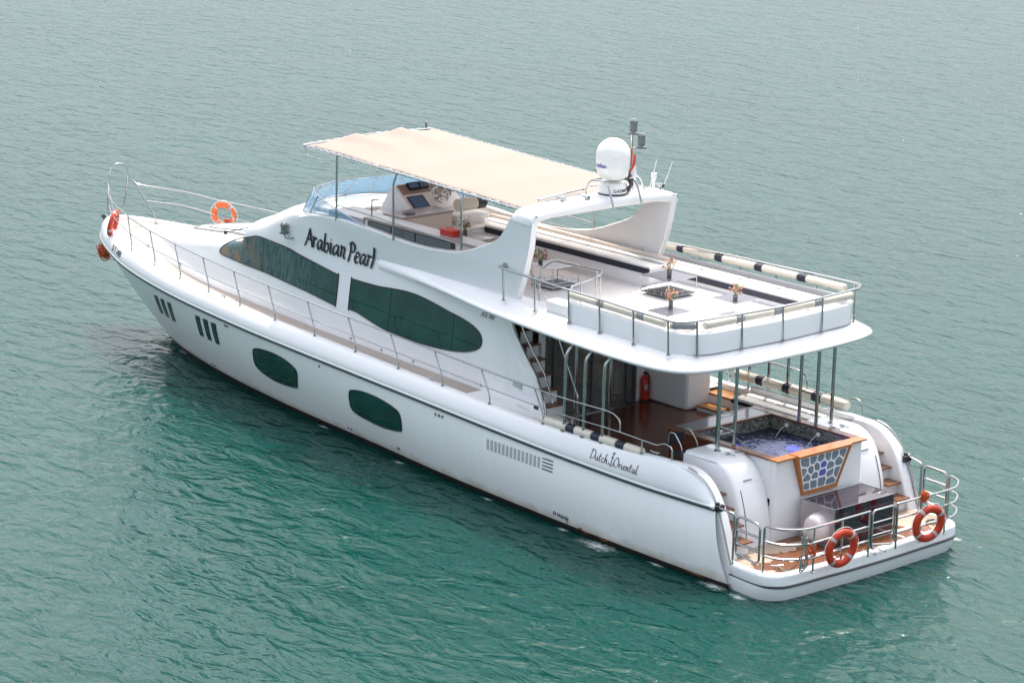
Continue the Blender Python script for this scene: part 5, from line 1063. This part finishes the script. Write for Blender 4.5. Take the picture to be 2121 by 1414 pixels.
o = o.lathe((0, 0, 0), prof, n_, 'y').build('raft_canister', 'red_case', None, ang=50, loc=(1.40, .22, .91)); tag(o, 'white life raft canister lying inside the smoked box on the swim platform', 'life raft')

# fire extinguisher
e = empty('fire_extinguisher', (8.55, -1.42, 1.64), 'red fire extinguisher with black hose beside the salon door', 'fire extinguisher')
MB().lathe((0, 0, 0), [(0, 0), (.10, 0), (.11, .03), (.11, .48), (.08, .55), (.035, .58), (.035, .62), (0, .62)], 20).build('cylinder', 'red', e)
MB().tube(fillet([(0, 0, .64), (-.16, .05, .66), (-.16, .06, .2)], .06), .013).box((0, 0, .65), (.10, .03, .05)).lathe((0, 0, -.005), [(0, 0), (.112, 0), (.112, .05)], 20).build('hose', 'black', e)
MB().grid([[Vector((.113 * math.cos(a), .113 * math.sin(a), z)) for z in (.28, .40)] for a in [R(130 + 10 * k) for k in range(7)]]).build('paper_sticker', 'band', e)
# folding chair beside the tub
e = empty('metal_chair', (4.0, 1.95, 1.64), 'steel-framed chair with black seat between the gunwale and the hot tub', 'chair')
MB().b2((-.22, -.22, .43), (.22, .22, .47)).build('seat', 'black', e, bevel=.02); MB().b2((.2, -.2, .62), (.23, .2, .85)).build('backrest', 'black', e, bevel=.01)
for sy in (-.23, .23):
    MB().tube(fillet([(.24, sy, 0), (.22, sy, .6), (.20, sy, .90), (.05, sy, .92), (-.18, sy, .66), (-.24, sy, 0)], .12), .014).build('leg', 'steel', e)
# flag on the mast
e = empty('flag', (8.95, -1.0, 7.22), 'limp red, green, white and black flag drooping from the mast behind the white dome', 'flag')
def cloth(pts, m, nm): MB().grid([[Vector(p) for p in r] for r in pts]).build(nm, m, e, solid=.006)
cloth([[(-.05, -.08, .22), (-.10, .02, -.05), (-.12, .06, -.10)], [(-.04, -.10, .2), (-.06, -.10, -.02), (-.10, -.02, -.14)]], 'flag_r', 'red_stripe')
cloth([[(-.10, .03, -.05), (-.15, .10, -.28), (-.14, .08, -.34)], [(-.06, -.08, -.04), (-.08, -.02, -.24), (-.12, .03, -.32)]], 'flag_g', 'green_stripe')
cloth([[(-.05, -.14, -.0), (-.10, -.06, -.22), (-.14, .07, -.35)], [(-.02, -.24, -.02), (-.06, -.20, -.22), (-.12, .02, -.38)]], 'flag_r', 'red_fold')
cloth([[(-.08, -.08, -.30), (-.10, -.05, -.55), (-.06, -.10, -.75)], [(-.02, -.24, -.15), (-.02, -.28, -.5), (-.02, -.22, -.82)]], 'flag_w', 'white_stripe')
cloth([[(-.16, .08, -.34), (-.26, .24, -.46), (-.26, .16, -.60), (-.24, .28, -.70), (-.24, .50, -.76)], [(-.10, .04, -.36), (-.12, -.06, -.48), (-.10, -.12, -.66), (-.12, .08, -.84), (-.16, .26, -.88)]], 'flag_k', 'black_stripe')

# ------------------------------------------------------------ lettering
def nib_letters(word, adv, glyphs, ang=R(35), width=.10, thin=.03):
    quads = []; x = 0
    n0 = Vector((math.cos(ang), math.sin(ang))) * width / 2; n1 = Vector((-math.sin(ang), math.cos(ang))) * thin / 2
    for ch in word:
        if ch == ' ': x += adv[' ']; continue
        for stroke in glyphs[ch]:
            P = [Vector((p.x + x, p.y)) for p in catmull([(a, b, 0) for a, b in stroke], 5)]
            k = len(P) - 1; strip = []
            for i, p in enumerate(P):
                t = (P[min(i + 1, k)] - P[max(i - 1, 0)]).normalized(); nn = Vector((-t.y, t.x)); wd = abs(nn.dot(n0)) + abs(nn.dot(n1)) + .008
                strip.append((p + nn * wd, p - nn * wd))
            quads.append(strip)
        x += adv[ch]
    return quads, x
def place_quads(quads, f, m, name, step=.0004):
    mb = MB()
    for i, st in enumerate(quads): mb.grid([[f(a, i * step), f(b, i * step)] for a, b in st])
    return mb.build(name, m, Y, smooth=False)
G = {'A': [[(0, -.05), (.2, .4), (.38, 1.0)], [(.36, 1.0), (.45, .55), (.60, -.02)], [(.1, .36), (.5, .40)]],
 'r': [[(.0, .60), (.08, .52), (.06, 0)], [(.07, .38), (.18, .56), (.30, .50)]],
 'a': [[(.34, .52), (.16, .52), (.02, .26), (.08, .03), (.20, .06), (.33, .40)], [(.36, .55), (.33, .15), (.44, -.02)]],
 'b': [[(.10, 1.02), (.05, .6), (.04, .02)], [(.04, .06), (.24, .0), (.36, .25), (.26, .52), (.06, .34)]],
 'i': [[(.0, .58), (.08, .50), (.06, .1), (.15, -.02)], [(.06, .74), (.11, .80)]],
 'n': [[(.0, .60), (.08, .52), (.06, 0)], [(.07, .36), (.20, .56), (.31, .48), (.28, .1), (.38, -.04)]],
 'P': [[(.14, .95), (.10, .45), (.0, -.12)], [(.0, .84), (.22, 1.0), (.42, .84), (.34, .52), (.10, .42)]],
 'e': [[(.04, .26), (.28, .34), (.27, .50), (.12, .50), (.02, .24), (.12, -.02), (.32, .06)]],
 'l': [[(.16, 1.12), (.12, .75), (.06, .35), (.0, -.05)], [(.19, 1.10), (.15, .75), (.09, .35), (.02, -.05)]]}
adv = {'A': .60, 'r': .36, 'a': .50, 'b': .46, 'i': .24, 'n': .50, 'P': .44, 'e': .40, 'l': .3, ' ': .16}
q, L_ = nib_letters('Arabian Pearl', adv, G, R(40), .125, .035)
def fname(p, o):   # on the flybridge side, starting forward
    x = 16.68 - p.x / L_ * 2.62; z = 4.20 + p.y * .44 - (p.x / L_) * .10
    x -= p.y * .05
    return Vector((x, (outer(x, z) if z > 4.29 else max(housey(x, z), outer(x, 4.3))) + .020 + o, z))
place_quads(q, fname, 'ink', 'yacht_name')
G2 = {'D': [[(.12, 1.0), (.08, .5), (.02, 0)], [(-.05, .85), (.2, 1.0), (.45, .7), (.35, .2), (.02, 0)]], 'u': [[(0, .45), (.02, .1), (.14, .02), (.24, .4)], [(.25, .45), (.24, .1), (.34, .02)]],
 't': [[(.08, .85), (.05, .15), (.16, 0)], [(-.05, .55), (.22, .60)]], 'c': [[(.26, .40), (.12, .48), (.02, .22), (.1, .0), (.28, .08)]], 'h': [[(.08, 1.0), (.05, .5), (.02, 0)], [(.04, .3), (.17, .48), (.22, .1), (.34, 0)]],
 'O': [[(.25, 1.0), (.05, .7), (.02, .25), (.2, 0), (.42, .3), (.42, .75), (.25, 1.0), (.12, .9)]], 'r': [[(0, .45), (.06, .4), (.04, 0)], [(.05, .3), (.15, .46), (.25, .42)]], 'i': [[(0, .45), (.03, .1), (.12, 0)], [(.04, .66), (.06, .70)]],
 'e': [[(.02, .2), (.22, .32), (.16, .48), (.03, .3), (.08, .02), (.26, .1)]], 'n': [[(0, .46), (.04, .4), (.03, 0)], [(.04, .3), (.17, .47), (.2, .1), (.3, 0)]], 'a': [[(.24, .4), (.1, .45), (.02, .15), (.12, .0), (.24, .35), (.25, .08), (.34, .0)]], 'l': [[(.1, 1.0), (.04, .4), (.06, .05), (.15, 0)]],
 '!': [[(.12, 1.15), (.12, .0)], [(.0, .85), (.24, .85)], [(-.12, .25), (-.02, .02), (.12, -.05), (.26, .02), (.36, .25)], [(.12, 1.15), (.05, 1.25), (.12, 1.35), (.19, 1.25), (.12, 1.15)]]}
adv2 = {'D': .5, 'u': .36, 't': .26, 'c': .30, 'h': .40, '!': .36, 'O': .5, 'r': .28, 'i': .16, 'e': .30, 'n': .34, 'a': .36, 'l': .2, ' ': .15}
q, L2 = nib_letters('Dutch !Oriental', adv2, G2, R(50), .05, .02)
def fn2(p, o):
    x = 5.62 - p.x / L2 * 1.42; z = zr(x) + .22 + p.y * .19; return Vector((x, guny(x, z) + .008 + o, z))
place_quads(q, fn2, 'ink', 'side_lettering')
def text_on(s, f, m, name, size=1, bold=0.0, parent=Y):
    cu = bpy.data.curves.new(name, 'FONT'); cu.body = s; cu.size = size; cu.offset = bold; cu.resolution_u = 3
    o = bpy.data.objects.new(name + '_tmp', cu); col.objects.link(o); bpy.context.view_layer.update()
    me = bpy.data.meshes.new_from_object(o.evaluated_get(bpy.context.evaluated_depsgraph_get())); bpy.data.objects.remove(o)
    bm = bmesh.new(); bm.from_mesh(me); bmesh.ops.triangulate(bm, faces=bm.faces)
    for v in bm.verts: v.co = f(v.co.copy())
    bm.to_mesh(me); bm.free(); me.materials.clear(); me.materials.append(M[m]); o = bpy.data.objects.new(name, me); col.objects.link(o); o.parent = parent
    return o
def fbow(p):
    x = 25.5 - p.x * 1.0; z = zr(x) + .15 + p.y; q_ = pch(*BR, x); n_ = Vector((.5, 1, 0)); return Vector((x, guny(x, z) + .012, z))
text_on('D T 1409', fbow, 'ink', 'registration_number', .21, .006)
def fas(p):
    x = 10.32 - p.x * 1.1 - p.y * .3; z = 3.74 + p.y; return Vector((x, (wingy(x, z) if x < 9.98 else housey(x, z)) + .02, z))
text_on('AS 88', fas, 'greyink', 'side_badge', .17)
def fdr(rad, cx, cy_, a0, z0, sc):
    def f(p): a = a0 + p.x * sc / rad; return Vector((cx + (rad + .004) * math.cos(a), cy_ + (rad + .004) * math.sin(a), z0 + p.y * sc))
    return f
va = math.atan2(41.5, -34.4 - 9.0)
text_on('GARMIN', fdr(.324, 9.0, -.62, va + .05, 6.33 + .14, 1), 'ink', 'radar_lettering', .105, .001, rd)
text_on('stellian', fdr(.374, 8.9, -.52, va - 1.30, 7.04, 1), 'blueink', 'dome_lettering', .125, .002, dm)
